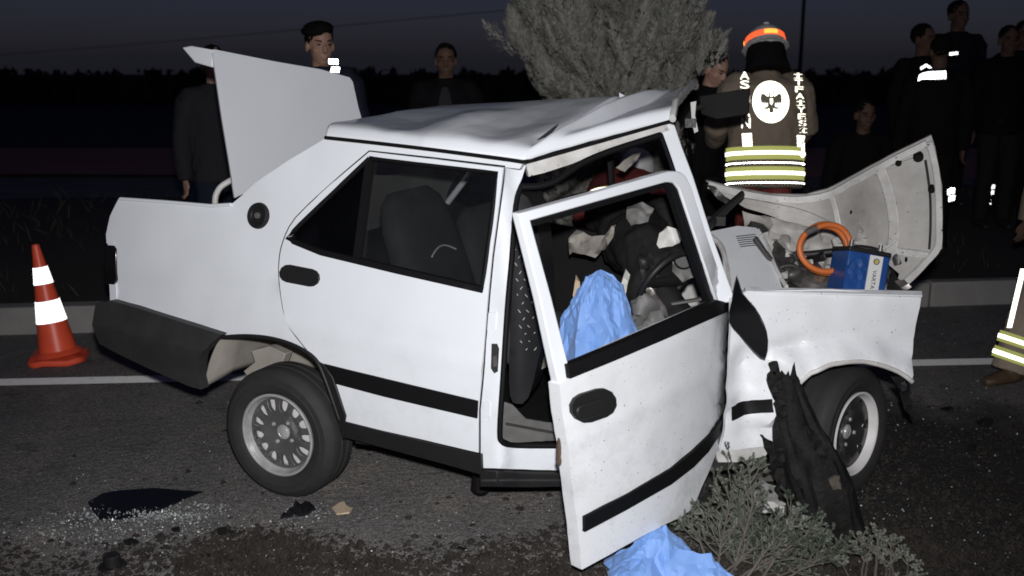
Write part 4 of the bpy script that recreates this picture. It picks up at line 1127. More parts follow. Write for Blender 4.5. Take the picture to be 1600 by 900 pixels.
for k in range(34):
    u = random.uniform(1190, 1400); v = random.uniform(396, 452)
    rag('engine_scrap', [(u, v), (u + random.uniform(6, 22), v - random.uniform(2, 12)), (u + random.uniform(10, 24), v + random.uniform(2, 9)), (u + 3, v + 10)], random.uniform(4.26, 4.5), random.choice(['bare_metal', 'engine', 'engine', 'black_plastic', 'rust', 'paint_under']), .03, step=7)
rag('headlamp_bracket', [(1386, 450), (1394, 418), (1404, 436), (1418, 446), (1420, 456), (1390, 457)], 4.28, 'black_plastic', .03)
rag('headlamp_reflector', [(1398, 440), (1412, 436), (1424, 448), (1414, 456)], 4.25, 'bare_metal', .02)
# wiper arm / hinge bar sticking up
bm = bmesh.new(); add_tube(bm, [PY(1100, 360, 4.25), PY(1122, 338, 4.4), PY(1160, 303, 4.55)], [(.022, .014), (.026, .016), (.018, .012)], 8)
add_box(bm, PY(1118, 345, 4.36), (.08, .03, .04)); bm_obj('wiper_arm', bm, 'black_plastic', car, 40)

# ---- bonnet, folded up on the far side, underside to the camera
hoY = lambda u, v: 5.02 - (u - 1105) * .0019 + (330 - v) * .0006 + .10 * math.exp(-((u - 1290) / 60) ** 2)
hos = lambda u, v: PY(u, v, hoY(u, v))
ho_out = [(1103, 283), (1120, 287), (1150, 293), (1200, 303), (1260, 304), (1292, 296), (1330, 276), (1390, 243), (1455, 211), (1461, 230), (1472, 290), (1473, 340), (1472, 388), (1450, 412), (1415, 446), (1402, 440), (1405, 428),
          (1372, 400), (1330, 385), (1270, 362), (1200, 336), (1165, 325), (1135, 308)]
hn = V((.35, .9, .25))
def ho_d(u, v): return .008 * fbm((u / 40, v / 40, 0), 1)
hood = panel('bonnet', ho_out, hos, .014, hn, ['paint_under', 'paint'], car, step=11, disp=ho_d)
def strip_on(name, line, w, lift, m, parent):
    pts = spl(line, 5)
    L_, R_ = [], []
    for i, (u, v) in enumerate(pts):
        a_, b_ = pts[max(0, i - 1)], pts[min(len(pts) - 1, i + 1)]
        dx, dy = b_[0] - a_[0], b_[1] - a_[1]; q = math.hypot(dx, dy) or 1
        L_.append((u - dy / q * w / 2, v + dx / q * w / 2)); R_.append((u + dy / q * w / 2, v - dx / q * w / 2))
    return panel(name, L_ + R_[::-1], hos, .018, hn, m, parent, step=9, bev=.005, disp=lambda u, v: ho_d(u, v) + lift)
strip_on('bonnet_rim', [(1108, 287), (1150, 297), (1200, 307), (1258, 309), (1296, 302), (1334, 282), (1392, 250), (1448, 222)], 10, .022, 'paint_worn', hood)
strip_on('bonnet_rim', [(1452, 220), (1462, 262), (1466, 300), (1467, 345), (1465, 384), (1444, 410), (1414, 440)], 11, .022, 'paint_worn', hood)
strip_on('bonnet_rib', [(1376, 262), (1389, 300), (1396, 340), (1396, 372), (1390, 398)], 17, .022, 'paint_worn', hood)
strip_on('bonnet_rib', [(1298, 303), (1306, 330), (1312, 360)], 9, .015, 'paint_worn', hood)
strip_on('bonnet_rib', [(1160, 312), (1215, 322), (1262, 334), (1302, 352)], 8, .012, 'paint_under', hood)
strip_on('bonnet_rib', [(1372, 383), (1410, 392), (1450, 398)], 10, .014, 'paint_worn', hood)
strip_on('bonnet_rib', [(1446, 250), (1453, 300), (1454, 350), (1452, 388)], 4, .012, 'cavity', hood)  # thin dark strip, a groove's shade put into the colour
strip_on('bonnet_rib', [(1388, 262), (1440, 244)], 5, .010, 'paint_under', hood)
for (u, v, r_) in ((1435, 244, .022), (1404, 253, .014), (1456, 294, .016), (1416, 404, .006), (1330, 330, .005)):
    lathe('bonnet_buffer', [(0, .028), (r_ * .7, .028), (r_, .018), (r_, -.01), (0, -.01)], hos(u, v) - hn.normalized() * ho_d(u, v), -hn, 'rubber', hood, 14)
tube('bonnet_stay', [hos(1370, 388) + V((0, -.05, 0)), hos(1384, 380) + V((0, -.05, 0)), hos(1396, 370) + V((0, -.045, 0))], .006, 'white_plastic', hood, 8)
rag('bonnet_hinge', [(1104, 288), (1118, 292), (1138, 312), (1142, 322), (1122, 312)], 4.95, 'engine', .02)

# ================================================================== THINGS ABOUT THE CAR
# orange hose coil on the engine
hc = PY(1286, 388, 4.26)
coil = thing('hose_coil', 'orange rubber hose coiled into a ring on the engine', 'hose', hc)
bm = bmesh.new()
hx_, hz_ = V((1, .12, -.05)).normalized(), V((.03, .28, .96)).normalized(); hy_ = hx_.cross(hz_)
pts = []
for k in range(95):
    a_ = 2 * PI * k / 44 + 1.2
    rr_ = .108 + .006 * math.sin(a_ * 1.5)
    pts.append(hc + hx_ * (rr_ * .98 * math.cos(a_)) + hz_ * (rr_ * .92 * math.sin(a_)) + hy_ * (.0135 * k / 44 * 1.6) + V((.004 * math.sin(k * .3), 0, -.008 * k / 94)))
add_tube(bm, pts, .0125, 12)
bm_obj('hose', bm, 'orange', coil, 60)
bm = bmesh.new(); add_tube(bm, [pts[-1], pts[-1] + (pts[-1] - pts[-2]).normalized() * .05], .0145, 10)
bm_obj('hose_fitting', bm, 'bare_metal', coil, 40)

# battery
bc = PY(1340, 430, 4.17)
batt = thing('car_battery', 'blue car battery with a white label beside the orange hose', 'battery', bc)
r_ = rad(-11)
bx = V((math.cos(r_), .12, math.sin(r_))).normalized(); bz = V((-math.sin(r_), .22, math.cos(r_))).normalized(); by = bz.cross(bx).normalized(); bz = bx.cross(by)
box('battery_case', bc, (.185, .15, .185), 'batt', batt, (bx, by, bz), bev=.008)
box('battery_lid', bc + bz * .098, (.19, .155, .02), 'black_plastic', batt, (bx, by, bz), bev=.006)
for s_ in (-1, 1):
    lathe('battery_post', [(0, .03), (.009, .03), (.011, 0), (0, 0)], bc + bz * .108 + bx * (.065 * s_) - by * .03, bz, 'bare_metal', batt, 12)
lab = box('battery_label', bc + bx * .030 - by * .0768, (.058, .003, .172), 'label', batt, (bx, by, bz), bev=0)
def glyph_mesh(txt, size):
    cu = bpy.data.curves.new('t', 'FONT'); cu.body = txt; cu.size = size; cu.align_x = 'CENTER'; cu.align_y = 'CENTER'; cu.extrude = 0.0006; cu.resolution_u = 3
    o = bpy.data.objects.new('t', cu); WORK.collection.objects.link(o)
    vl = WORK.view_layers[0]; vl.update()
    me = bpy.data.meshes.new_from_object(o.evaluated_get(vl.depsgraph))
    bpy.data.objects.remove(o); bpy.data.curves.remove(cu)
    return me
me = glyph_mesh('VARTA', .025)
c_ = bc + bx * .030 - by * .0790 - bz * .012
Mx = Matrix((( -bz.x, bx.x, -by.x, c_.x), (-bz.y, bx.y, -by.y, c_.y), (-bz.z, bx.z, -by.z, c_.z), (0, 0, 0, 1)))
me.transform(Mx)
link_mesh('label_lettering', me, 'ink', lab, 0)
lathe('label_logo', [(0, .002), (.008, .002), (.0085, 0), (0, 0)], bc + bx * .031 - by * .0785 + bz * .062, -by, 'logo', lab, 20)
lathe('label_logo_ring', [(.010, 0), (.010, .0022), (.013, .0022), (.013, 0)], bc + bx * .031 - by * .0785 + bz * .062, -by, 'ink', lab, 20)
# crumpled clear/blue wrap on the battery side
bm = bmesh.new()
V2, F = triang([(-.095, -.09), (-.01, -.09), (-.005, .05), (-.03, .085), (-.06, .06), (-.10, .02)], [], .02)
fr_ = [bc + bx * x + bz * z - by * (.080 + .012 * abs(fbm((x * 40, z * 40, 1), 1))) for x, z in V2]
bk_ = [p + by * .004 for p in fr_]
bm.free()
bm_obj('battery_wrap', sheet_mesh(V2, F, fr_, bk_), 'batt', batt, 0)

# ---- blue sheets
_cr = random.Random(77)
CRE = []
for _i in range(9):
    _d = V((_cr.gauss(0, 1), _cr.gauss(0, 1), _cr.gauss(0, 1))).normalized()
    CRE.append((_d, _cr.uniform(3.2, 8.5), _cr.uniform(0, 2)))
def crease(p, sc_=1.0):
    t = 0
    q = V(p) * sc_
    q = q + V((noise.noise(q * 3), noise.noise(q * 3 + V((9, 0, 0))), noise.noise(q * 3 + V((0, 9, 0))))) * .06
    for d, f, ph in CRE:
        x = (q.dot(d) * f * 1.6 + ph) % 2.0
        t += (min(1, abs(x - 1) * 1.25) - .62) / f
    return t / sc_
def fold_mesh(bm, cuts, amp, seed):
    """coarse creased surface: split each facet and bend the new points a little, keep the main folds sharp"""
    r_ = random.Random(seed)
    bmesh.ops.triangulate(bm, faces=bm.faces)
    for c in range(cuts):
        bmesh.ops.subdivide_edges(bm, edges=bm.edges, cuts=1, use_grid_fill=True)
        bmesh.ops.triangulate(bm, faces=[f for f in bm.faces if len(f.verts) > 3])
        bm.normal_update()
        for v in bm.verts: v.co += v.normal * r_.gauss(0, amp / (2 ** c))
        bm.normal_update()
def drape(name, label, c, top, rx, ry, seed, folds=7):
    """sheet hanging in folds from a point"""
    r_ = random.Random(seed)
    bm = bmesh.new()
    NA, NR = 17, 6
    rows = []
    apex = bm.verts.new(V(c) + V((0, 0, top)))
    for j in range(1, NR + 1):
        s = j / NR
        row = []
        for k in range(NA):
            a_ = 2 * PI * (k + .25 * math.sin(j * 1.3) + r_.uniform(-.2, .2)) / NA
            rr = (.10 + .90 * s ** .80) * (1 + (.13 * s + .02) * (1 if (k % 2) else -1) * r_.uniform(.2, 1.2)) + r_.uniform(-.012, .012)
            z = top * (1 - (s + r_.uniform(-.05, .05) * (j < NR)) ** 1.35)
            row.append(bm.verts.new(V(c) + V((math.cos(a_) * rx * rr, math.sin(a_) * ry * rr, max(0, z)))))
        rows.append(row)
    for k in range(NA): bm.faces.new([apex, rows[0][k], rows[0][(k + 1) % NA]])
    for j in range(NR - 1):
        for k in range(NA): bm.faces.new([rows[j][k], rows[j + 1][k], rows[j + 1][(k + 1) % NA], rows[j][(k + 1) % NA]])
    fold_mesh(bm, 2, .0035, seed)
    o = bm_obj(name, bm, 'sheet', None, 16, origin=c)
    sd = o.modifiers.new('s', 'SOLIDIFY'); sd.thickness = .0015
    return tag(o, label, 'sheet')
drape('blue_sheet', 'light blue disposable sheet draped over the driver seat inside the car', PY(936, 562, 4.02), .375, .20, .17, 3)
# sheet on the road below the open door
bm = bmesh.new()
so = PZ(1020, 905, 0)
r_ = random.Random(19)
NX, NY = 11, 9
g = []
for j in range(NY + 1):
    row = []
    for i in range(NX + 1):
        s, t = i / NX, j / NY
        x = -.16 + .40 * s + r_.uniform(-.012, .012); y = -.20 + .40 * t - .10 * s * t + r_.uniform(-.012, .012)
        if s > .6: x += .10 * (s - .6) * (1.6 - abs(t - .45) * 4); y += (.42 - t) * .40 * (s - .6)
        hgt = .165 * math.exp(-((s - .50) / .26) ** 2 - ((t - .68) / .26) ** 2) + .06 * math.exp(-((s - .22) / .2) ** 2 - ((t - .45) / .3) ** 2) + .05 * math.exp(-((s - .85) / .14) ** 2 - ((t - .5) / .25) ** 2)
        hgt += r_.uniform(0, .030) * min(1, .35 + hgt * 9)
        row.append(bm.verts.new((so.x + x, so.y + y, .006 + hgt)))
    g.append(row)
for j in range(NY):
    for i in range(NX): bm.faces.new([g[j][i], g[j][i + 1], g[j + 1][i + 1], g[j + 1][i]])
fold_mesh(bm, 2, .0028, 5)
for v in bm.verts: v.co.z = max(.004, v.co.z)
o = bm_obj('blue_sheet', bm, 'sheet', None, 16, origin=so)
sd = o.modifiers.new('s', 'SOLIDIFY'); sd.thickness = .0015
tag(o, 'crumpled light blue sheet on the road under the open front door', 'sheet')

# ---- traffic cone
cb = PZ(93, 562, 0)
tc = thing('traffic_cone', 'orange traffic cone with two white reflective bands beside the car boot', 'cone', cb)
tilt = V((-.13, .04, 1)).normalized()
def cone_r(h): return .118 - (.118 - .022) * (h / .70)
def cone_prof(h0, h1, out=0.0, n=6):
    return [(cone_r(h0 + (h1 - h0) * k / n) + out, h0 + (h1 - h0) * k / n) for k in range(n + 1)]
bz0 = cb + UP * .03
bm = bmesh.new()
lp = [(.165 * math.copysign(abs(math.cos(a)) ** .45, math.cos(a)), .165 * math.copysign(abs(math.sin(a)) ** .45, math.sin(a))) for a in [2 * PI * k / 40 for k in range(40)]]
ca_, sa_ = math.cos(.25), math.sin(.25)
lv = [[bm.verts.new(cb + V(((x * ca_ - y * sa_) * s, (x * sa_ + y * ca_) * s, z + .006 * math.sin(6 * math.atan2(y, x))))) for x, y in lp] for s, z in ((1, .004), (1.03, .018), (.97, .036), (.72, .046))]
for A, B in zip(lv, lv[1:]):
    for k in range(40): bm.faces.new([A[k], A[(k + 1) % 40], B[(k + 1) % 40], B[k]])
bm.faces.new(lv[0][::-1]); bm.faces.new(lv[-1])
bm_obj('cone_base', bm, 'cone', tc, 40)
lathe('cone_body', [(.15, .01), (.128, .03)] + cone_prof(.04, .70, 0, 16) + [(.017, .705), (.012, .69), (0, .69)], bz0, tilt, 'cone', tc, 40)
lathe('reflective_band', [(cone_r(.22) - .001, .22)] + cone_prof(.22, .355, .0022, 6) + [(cone_r(.355) - .001, .355)], bz0, tilt, 'retro_cone', tc, 40)
lathe('reflective_band', [(cone_r(.46) - .001, .46)] + cone_prof(.46, .565, .0022, 6) + [(cone_r(.565) - .001, .565)], bz0, tilt, 'retro_cone', tc, 40)

# ---- broken tree trunk standing against the front wheel
tb = PZ(1300, 826, 0)
trk = thing('broken_trunk', 'dark broken tree trunk leaning against the front wheel', 'tree trunk', tb)
bm = bmesh.new()
path = [PZ(1298, 834, -.02), PY(1282, 770, 3.80), PY(1254, 695, 3.84), PY(1236, 635, 3.86), PY(1226, 585, 3.88)]
path = [V(p) for p in spl(path, 6)]
SEG = 36
rings = []
for i, p in enumerate(path):
    f_ = i / (len(path) - 1)
    r0_ = .100 + .012 * math.sin(f_ * 5) - .045 * f_ ** 2 + .02 * (1 - f_) ** 4
    t = (path[min(i + 1, len(path) - 1)] - path[max(i - 1, 0)]).normalized()
    a_ = V((1, 0, 0)); a_ = (a_ - t * a_.dot(t)).normalized(); b_ = t.cross(a_)
    rg = []
    for k in range(SEG):
        th = 2 * PI * k / SEG
        rr_ = r0_ * (1 + .16 * noise.noise(V((math.cos(th) * 2.2, math.sin(th) * 2.2, f_ * 2.5))) + .14 * (1 - abs(noise.noise(V((math.cos(th) * 5, math.sin(th) * 5, f_ * 3)))) * 3))
        q = p + a_ * (rr_ * math.cos(th)) + b_ * (rr_ * math.sin(th))
        if i == len(path) - 1: q += UP * (.075 * noise.noise(V((th * 2.3, 0, 3))) + .02)
        rg.append(bm.verts.new(q))
    rings.append(rg)
for A, B in zip(rings, rings[1:]):
    for k in range(SEG): bm.faces.new([A[k], A[(k + 1) % SEG], B[(k + 1) % SEG], B[k]])
ctr = bm.verts.new(path[-1] - UP * .05)
for k in range(SEG): bm.faces.new([rings[-1][k], rings[-1][(k + 1) % SEG], ctr])
bm.faces.new(rings[0][::-1])
bm_obj('trunk', bm, 'char', trk, 25)
def jag(poly, amp=3.0, step=7, seed=1):
    r_ = random.Random(seed)
    return [(u + r_.uniform(-amp, amp), v + r_.uniform(-amp, amp)) for u, v in resample(poly, step)]
# torn slabs of bark and splinters
def slab(name, poly, Y0, m, parent, amp=.03, th=.02):
    return panel(name, jag(poly, 3.2, 8, int(poly[0][0])), lambda u, v: PY(u, v, Y0), th, (0, 1, 0), m, parent, step=8, bev=.002, disp=lambda u, v: amp * fbm((u / 13, v / 13, 2), 1), smooth=25)
slab('bark_slab', [(1188, 678), (1204, 690), (1222, 700), (1240, 740), (1250, 790), (1240, 800), (1216, 776), (1206, 730), (1196, 700)], 3.80, 'char', trk)
slab('bark_slab', [(1204, 572), (1218, 566), (1222, 600), (1230, 650), (1216, 660), (1210, 620), (1200, 600)], 3.76, 'char', trk)
slab('bark_slab', [(1258, 660), (1272, 676), (1292, 706), (1312, 752), (1300, 758), (1276, 712)], 3.72, 'char', trk)
slab('bark_chip', [(1296, 752), (1312, 742), (1318, 764), (1302, 768)], 3.66, 'splinter', trk, .01)
for k, (u0, v0, u1, v1) in enumerate(((1295, 770, 1300, 828), (1308, 766, 1314, 830), (1282, 760, 1286, 820), (1320, 760, 1330, 822))):
    tube('splinter', [PY(u0, v0, 3.71), PY((u0 + u1) / 2, (v0 + v1) / 2, 3.70), PY(u1, v1, 3.72)], [.006, .012, .008], 'char', trk, 6)
# loose bits behind the branch: broken white lamp shell and chrome strip
tag(rag('plastic_shard', [(0, 0), (1, 0), (0, 1)], 9, 'white_plastic'), None) if False else None
def ground_bit(name, label, cat, poly, z, th, m, amp=.02, group=None, fs_=14):
    V2, F = triang(poly, [], 9)
    top = []
    cc = PZ(sum(p[0] for p in poly) / len(poly), sum(p[1] for p in poly) / len(poly), 0)
    for u, v in V2:
        p = PZ(u, v, z); top.append(p + UP * (amp * (.5 + .5 * fbm((u / fs_, v / fs_, 1), 1))))
    bot = [V((p.x, p.y, max(.002, p.z - th))) for p in top]
    o = bm_obj(name, sheet_mesh(V2, F, top, bot), m, None, 30, origin=cc)
    return tag(o, label, cat, group)
ground_bit('lamp_shell', 'broken white plastic lamp shell behind the cut branch', 'car part', [(1172, 770), (1190, 760), (1215, 764), (1232, 782), (1225, 800), (1200, 792), (1180, 788)], .06, .05, 'white_plastic', .04)
ground_bit('chrome_strip', 'bent chrome strip under the crushed front wing', 'car part', [(1152, 734), (1180, 732), (1212, 740), (1216, 748), (1180, 742), (1154, 742)], .08, .03, 'bare_metal', .02)

# ---- cut conifer branches in the foreground
def conifer_branch(root, start, heading, length, m, seed, rise=.12, density=1.0, needle=.010):
    random.seed(seed)
    bs = bmesh.new(); bn = bmesh.new()
    def twig(p, d, L, r, depth):
        n = max(3, int(L / .035)); pts = [V(p)]; dirn = V(d).normalized()
        for i in range(n):
            dirn = (dirn + V((random.gauss(0, .12), random.gauss(0, .12), random.gauss(.03, .10)))).normalized()
            q = pts[-1] + dirn * (L / n)
            if q.z < .012: q.z = .012 + random.random() * .01; 
            pts.append(q)
        add_tube(bs, pts, [max(.0007, .62 * r * (1 - .8 * i / n)) for i in range(n + 1)], 5)
        for i in range(1, n + 1):
            p_ = pts[i]; t = (pts[i] - pts[i - 1]).normalized()
            if depth < 2 and i > (1 if depth else 2):
                for k in range(3 if depth == 0 else 2):
                    if random.random() < (.95 if depth == 0 else .8):
                        side = V((random.gauss(0, 1), random.gauss(0, 1), random.gauss(.25, .6))); side = (side - t * side.dot(t)).normalized()
                        twig(p_, t * .75 + side * .75, L * (random.uniform(.28, .5) if depth == 0 else random.uniform(.3, .5)) * (1 - .45 * i / n), r * .5, depth + 1)
            if depth >= 1:
                for k in range(int((9 if depth == 2 else 5) * density)):
                    side = V((random.gauss(0, 1), random.gauss(0, 1), random.gauss(.1, 1))); side = (side - t * side.dot(t)).normalized()
                    a_ = p_.lerp(pts[i - 1], random.random()); nd = (t * random.uniform(.5, 1.1) + side * .8).normalized()
                    l_ = needle * random.uniform(.6, 1.4); w_ = side.cross(t).normalized() * l_ * .13
                    tip = a_ + nd * l_
                    if tip.z < .006: continue
                    bn.faces.new([bn.verts.new(a_ - w_), bn.verts.new(a_ + w_), bn.verts.new(tip + w_ * .5), bn.verts.new(tip - w_ * .5)])
    twig(start, heading, length, .009, 0)
    bm_obj('stem', bs, 'twig', root, 60)
    bm_obj('foliage', bn, m, root, 0, recalc=False)
cbx = PZ(1190, 850, 0)
br = thing('cut_branch', 'green conifer branch lying on the road below the front wing', 'branch', cbx)
def add_branches(root, specs, m, density=3.6, needle=.0075):
    for i, (u, v, u2, v2, z2, L, sd_) in enumerate(specs):
        a_ = PZ(u, v, .03); b_ = PZ(u2, v2, z2)
        conifer_branch(root, a_, b_ - a_, L, m, sd_, density=density, needle=needle)
add_branches(br, [(1115, 905, 1150, 752, .20, .46, 1), (1120, 905, 1200, 790, .16, .46, 2), (1150, 910, 1240, 825, .12, .42, 3), (1190, 915, 1235, 800, .18, .34, 4), (1110, 890, 1104, 785, .17, .30, 5), (1200, 905, 1285, 862, .05, .30, 6), (1150, 880, 1175, 805, .2, .34, 9), (1150, 890, 1130, 800, .10, .32, 10), (1160, 912, 1200, 850, .14, .30, 19)], 'needle_cut')
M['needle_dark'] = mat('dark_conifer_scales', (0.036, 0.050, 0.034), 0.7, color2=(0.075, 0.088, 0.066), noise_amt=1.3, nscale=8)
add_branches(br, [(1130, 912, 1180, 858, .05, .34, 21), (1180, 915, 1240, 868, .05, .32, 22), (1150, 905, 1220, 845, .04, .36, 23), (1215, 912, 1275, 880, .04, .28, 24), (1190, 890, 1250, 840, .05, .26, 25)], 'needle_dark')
br2 = thing('cut_branch', 'pale grey conifer sprig at the bottom edge right of the green branch', 'branch', PZ(1370, 890, 0))
add_branches(br2, [(1345, 914, 1352, 852, .07, .20, 15), (1390, 916, 1398, 850, .07, .21, 16), (1415, 916, 1440, 872, .05, .16, 17), (1368, 908, 1366, 860, .09, .19, 18), (1350, 915, 1378, 855, .06, .20, 11), (1380, 915, 1416, 866, .06, .19, 12), (1330, 912, 1322, 866, .05, .15, 13), (1365, 918, 1440, 892, .04, .20, 14), (1395, 905, 1385, 862, .06, .15, 20)], 'needle_pale', 4.2, .0065)

# ---- debris on the road
ground_bit('tinted_glass_fragment', 'dark broken window pane lying on the road left of the rear wheel', 'glass', [(137, 786), (160, 773), (190, 767), (240, 765), (285, 768), (318, 771), (290, 780), (262, 793), (225, 806), (190, 812), (155, 812), (146, 800)], .004, .004, 'pane_dark', .012, fs_=60)
ground_bit('glass_heap', 'small heap of dark crumbled glass under the rear wheel', 'glass', [(438, 812), (452, 800), (462, 790), (485, 790), (494, 799), (482, 806), (460, 808)], .003, .01, 'pane_dark', .03, fs_=6)
ground_bit('foam_chip', 'small beige torn foam piece on the asphalt right of the rear wheel', 'debris', [(519, 795), (530, 788), (538, 786), (541, 792), (551, 795), (546, 802), (526, 804)], .004, .012, 'beige_chip', .012)
pc = PZ(176, 886, 0)
cap_ = thing('plastic_cap', 'round black plastic cap standing at the bottom left of the road', 'car part', pc)
lathe('cap_body', [(0, .05), (.026, .05), (.031, .045), (.032, .012), (.03, .01), (.03, .002), (0, .002)], pc, UP, 'black_plastic', cap_, 24)
lathe('cap_flange', [(.033, .002), (.05, .002), (.052, .006), (.05, .01), (.033, .012)], pc, UP, 'black_plastic', cap_, 24, close=True)

def frag(bm, p, s, flat=.5):
    """small irregular lump"""
    n = 5
    top = bm.verts.new(p + V((random.gauss(0, .2) * s, random.gauss(0, .2) * s, s * flat * random.uniform(.7, 1.2))))
    a0 = random.random() * 6.28
    ring = [bm.verts.new(p + V((math.cos(a0 + 6.283 * k / n) * s * random.uniform(.5, 1.1), math.sin(a0 + 6.283 * k / n) * s * random.uniform(.5, 1.1), random.uniform(0, .35) * s * flat))) for k in range(n)]
    for k in range(n): bm.faces.new([top, ring[k], ring[(k + 1) % n]])
random.seed(31)
bm = bmesh.new()
def soil_density(x, y):
    d = 0.0
    edge = 3.80 + .20 * noise.noise(V((x * 1.4, 0, 0))) + .0 * x
    d += max(0, min(1, (edge - y) / .22)) * (1 if -1.25 < x < .65 else .35)
    d += .4 * math.exp(-((x - 1.6) / .8) ** 2 - ((y - 3.7) / .45) ** 2)
    d += .15 * math.exp(-((x - 1.9) / .9) ** 2 - ((y - 4.6) / .7) ** 2)
    d *= .45 + .9 * max(0, noise.noise(V((x * 2.6, y * 2.6, 5))) + .3)
    return d
cnt = 0
while cnt < 42000:
    x = random.uniform(-2.2, 2.9); y = random.uniform(3.25, 5.4)
    if random.random() > soil_density(x, y) + .004: continue
    s = min(.021, random.paretovariate(1.9) * .0034)
    frag(bm, V((x, y, 0)), s, .9); cnt += 1
tag(bm_obj('soil_clods', bm, 'clod', None, 0, recalc=True), 'dark crumbs of soil and bark strewn over the near road', 'soil', kind='stuff')
bm = bmesh.new()
cnt = 0
while cnt < 9000:
    x = random.uniform(-2.4, 3.2); y = random.uniform(3.3, 6.6)
    if random.random() > .3 + .6 * noise.noise(V((x * 1.3, y * 1.3, 1))): continue
    frag(bm, V((x, y, 0)), min(.009, random.paretovariate(3) * .0022), .7); cnt += 1
tag(bm_obj('road_grit', bm, 'grit', None, 0), 'pale grit scattered over the asphalt', 'grit', kind='stuff')
random.seed(33)
bm = bmesh.new()
def glass_at(cx, cy, sx, sy, n, smax=.007):
    for _ in range(n):
        x = random.gauss(cx, sx); y = random.gauss(cy, sy)
        if y < 3.2: continue
        s = smax * min(1.3, .22 * random.paretovariate(1.7)) * .8
        frag(bm, V((x, y, .002 + random.random() * .003)), s, random.uniform(.6, 1.6))
gp_ = PZ(225, 806, 0)
glass_at(gp_.x - .02, gp_.y, .15, .028, 1500, .007)
glass_at(gp_.x + .20, gp_.y + .09, .07, .02, 200, .006)
glass_at(gp_.x - .1, gp_.y - .14, .26, .08, 1300)
glass_at(.2, 3.6, 1.2, .2, 900, .006)
glass_at(-1.0, 4.0, .7, .5, 500, .005)
glass_at(-.85, 3.9, .12, .05, 160)
q_ = PZ(470, 797, 0); glass_at(q_.x, q_.y, .04, .02, 120, .007)
glass_at(1.9, 4.6, .6, .6, 480); glass_at(2.4, 6.7, .45, .35, 260); glass_at(1.7, 3.75, .5, .25, 220); glass_at(-.3, 3.7, .8, .25, 300, .005)
glass_at(-1.6, 4.3, .6, .4, 160, .005); glass_at(2.6, 5.3, .5, .6, 160)
tag(bm_obj('glass_crumbs', bm, 'shard', None, 0), 'crumbs of safety glass glinting on the road', 'glass', kind='stuff')
random.seed(35)
for i, (u, v) in enumerate([(205, 848), (320, 868), (275, 828), (350, 832), (720, 858), (1480, 640), (1520, 700), (1540, 660)]):
    s = random.uniform(8, 15)
    poly = [(u + s * math.cos(a) * random.uniform(.6, 1.2), v + s * .45 * math.sin(a) * random.uniform(.6, 1.2)) for a in [2 * PI * k / 7 for k in range(7)]]
    where = ['left of the soil under the glass pane', 'near the bottom edge under the rear bumper', 'just below the dark glass pane', 'below the rear wheel', 'among the soil below the sill', 'on the right by the kerb line', 'on the oily road at right', 'on the right between kerb line and oil'][i]
    ground_bit('black_fragment', 'small black plastic fragment ' + where, 'debris', poly, .003, .006, 'black_plastic', .012, fs_=8, group='black plastic fragments on the road')
# scrape marks in the asphalt
for i, (u0, v0, u1, v1) in enumerate([(220, 752, 240, 743), (262, 757, 320, 751), (655, 741, 695, 738), (765, 775, 815, 764)]):
    a_, b_ = PZ(u0, v0, .003), PZ(u1, v1, .003)
    bm = bmesh.new(); d = (b_ - a_).normalized(); sd_ = V((-d.y, d.x, 0))
    ws = [(0, .002), (.3, .007), (.6, .005), (.85, .006), (1, .001)]
    A = [bm.verts.new(a_.lerp(b_, t) + sd_ * w) for t, w in ws]; B = [bm.verts.new(a_.lerp(b_, t) - sd_ * w) for t, w in ws]
    for k in range(4): bm.faces.new([A[k], A[k + 1], B[k + 1], B[k]])
    tag(bm_obj('scrape_mark', bm, 'grit', None, 0), kind='structure')

# ================================================================== TREE
tx, ty = .77, 7.9
tr = thing('conifer_tree', 'bushy grey-green conifer standing on the median behind the car roof', 'tree', (tx, ty, gz(tx, ty)))
bm = bmesh.new()
g0 = gz(tx, ty)
add_tube(bm, spl([(tx, ty, g0 - .1), (tx + .03, ty, 1.2), (tx - .02, ty, 2.4), (tx, ty, 4.0)], 4), [.13 - .009 * i for i in range(13)], 12)
random.seed(41)
limbs = []
for i in range(72):
    z0 = random.uniform(.15, 3.0); a_ = random.uniform(0, 2 * PI)
    L = (1.02 - .05 * max(0, z0 - 1.0) - .14 * max(0, 1.0 - z0)) * random.uniform(.68, 1.05)
    p = [V((tx, ty, z0))]
    d = V((math.cos(a_), math.sin(a_), .30))
    for k in range(5):
        d = (d + V((random.gauss(0, .1), random.gauss(0, .1), .16))).normalized(); p.append(p[-1] + d * (L / 5))
    limbs.append(p)
    add_tube(bm, p, [.028, .022, .017, .012, .008, .004], 6)
bm_obj('trunk', bm, 'bark', tr, 60)
bm = bmesh.new()
def plume(p0, d, L, wid, n):
    d = d.normalized()
    for _ in range(n):
        t = random.random() ** .8
        rr_ = wid * math.sin(PI * min(1, .12 + t * .88)) ** .8 * random.random() ** .5
        s = V((random.gauss(0, 1), random.gauss(0, 1), random.gauss(0, 1))); s = (s - d * s.dot(d)).normalized()
        a_ = p0 + d * (L * t) + s * rr_
        nd = (d * random.uniform(.7, 1.2) + s * random.uniform(.2, .8) + UP * .25).normalized()
        l_ = random.uniform(.018, .042); w_ = nd.cross(s)
        if w_.length < 1e-4: continue
        w_ = w_.normalized() * l_ * random.uniform(.12, .22)
        bm.faces.new([bm.verts.new(a_ - w_), bm.verts.new(a_ + w_), bm.verts.new(a_ + nd * l_)])
for p in limbs:
    for k in range(1, 6):
        for q in range(5 if k < 5 else 6):
            d = (p[k] - p[k - 1]).normalized()
            dd_ = d * .8 + V((random.gauss(0, .45), random.gauss(0, .45), random.uniform(.35, 1.1)))
            plume(p[k] + V((random.gauss(0, .05), random.gauss(0, .05), random.gauss(0, .05))), dd_, random.uniform(.16, .36), random.uniform(.045, .095), 260)
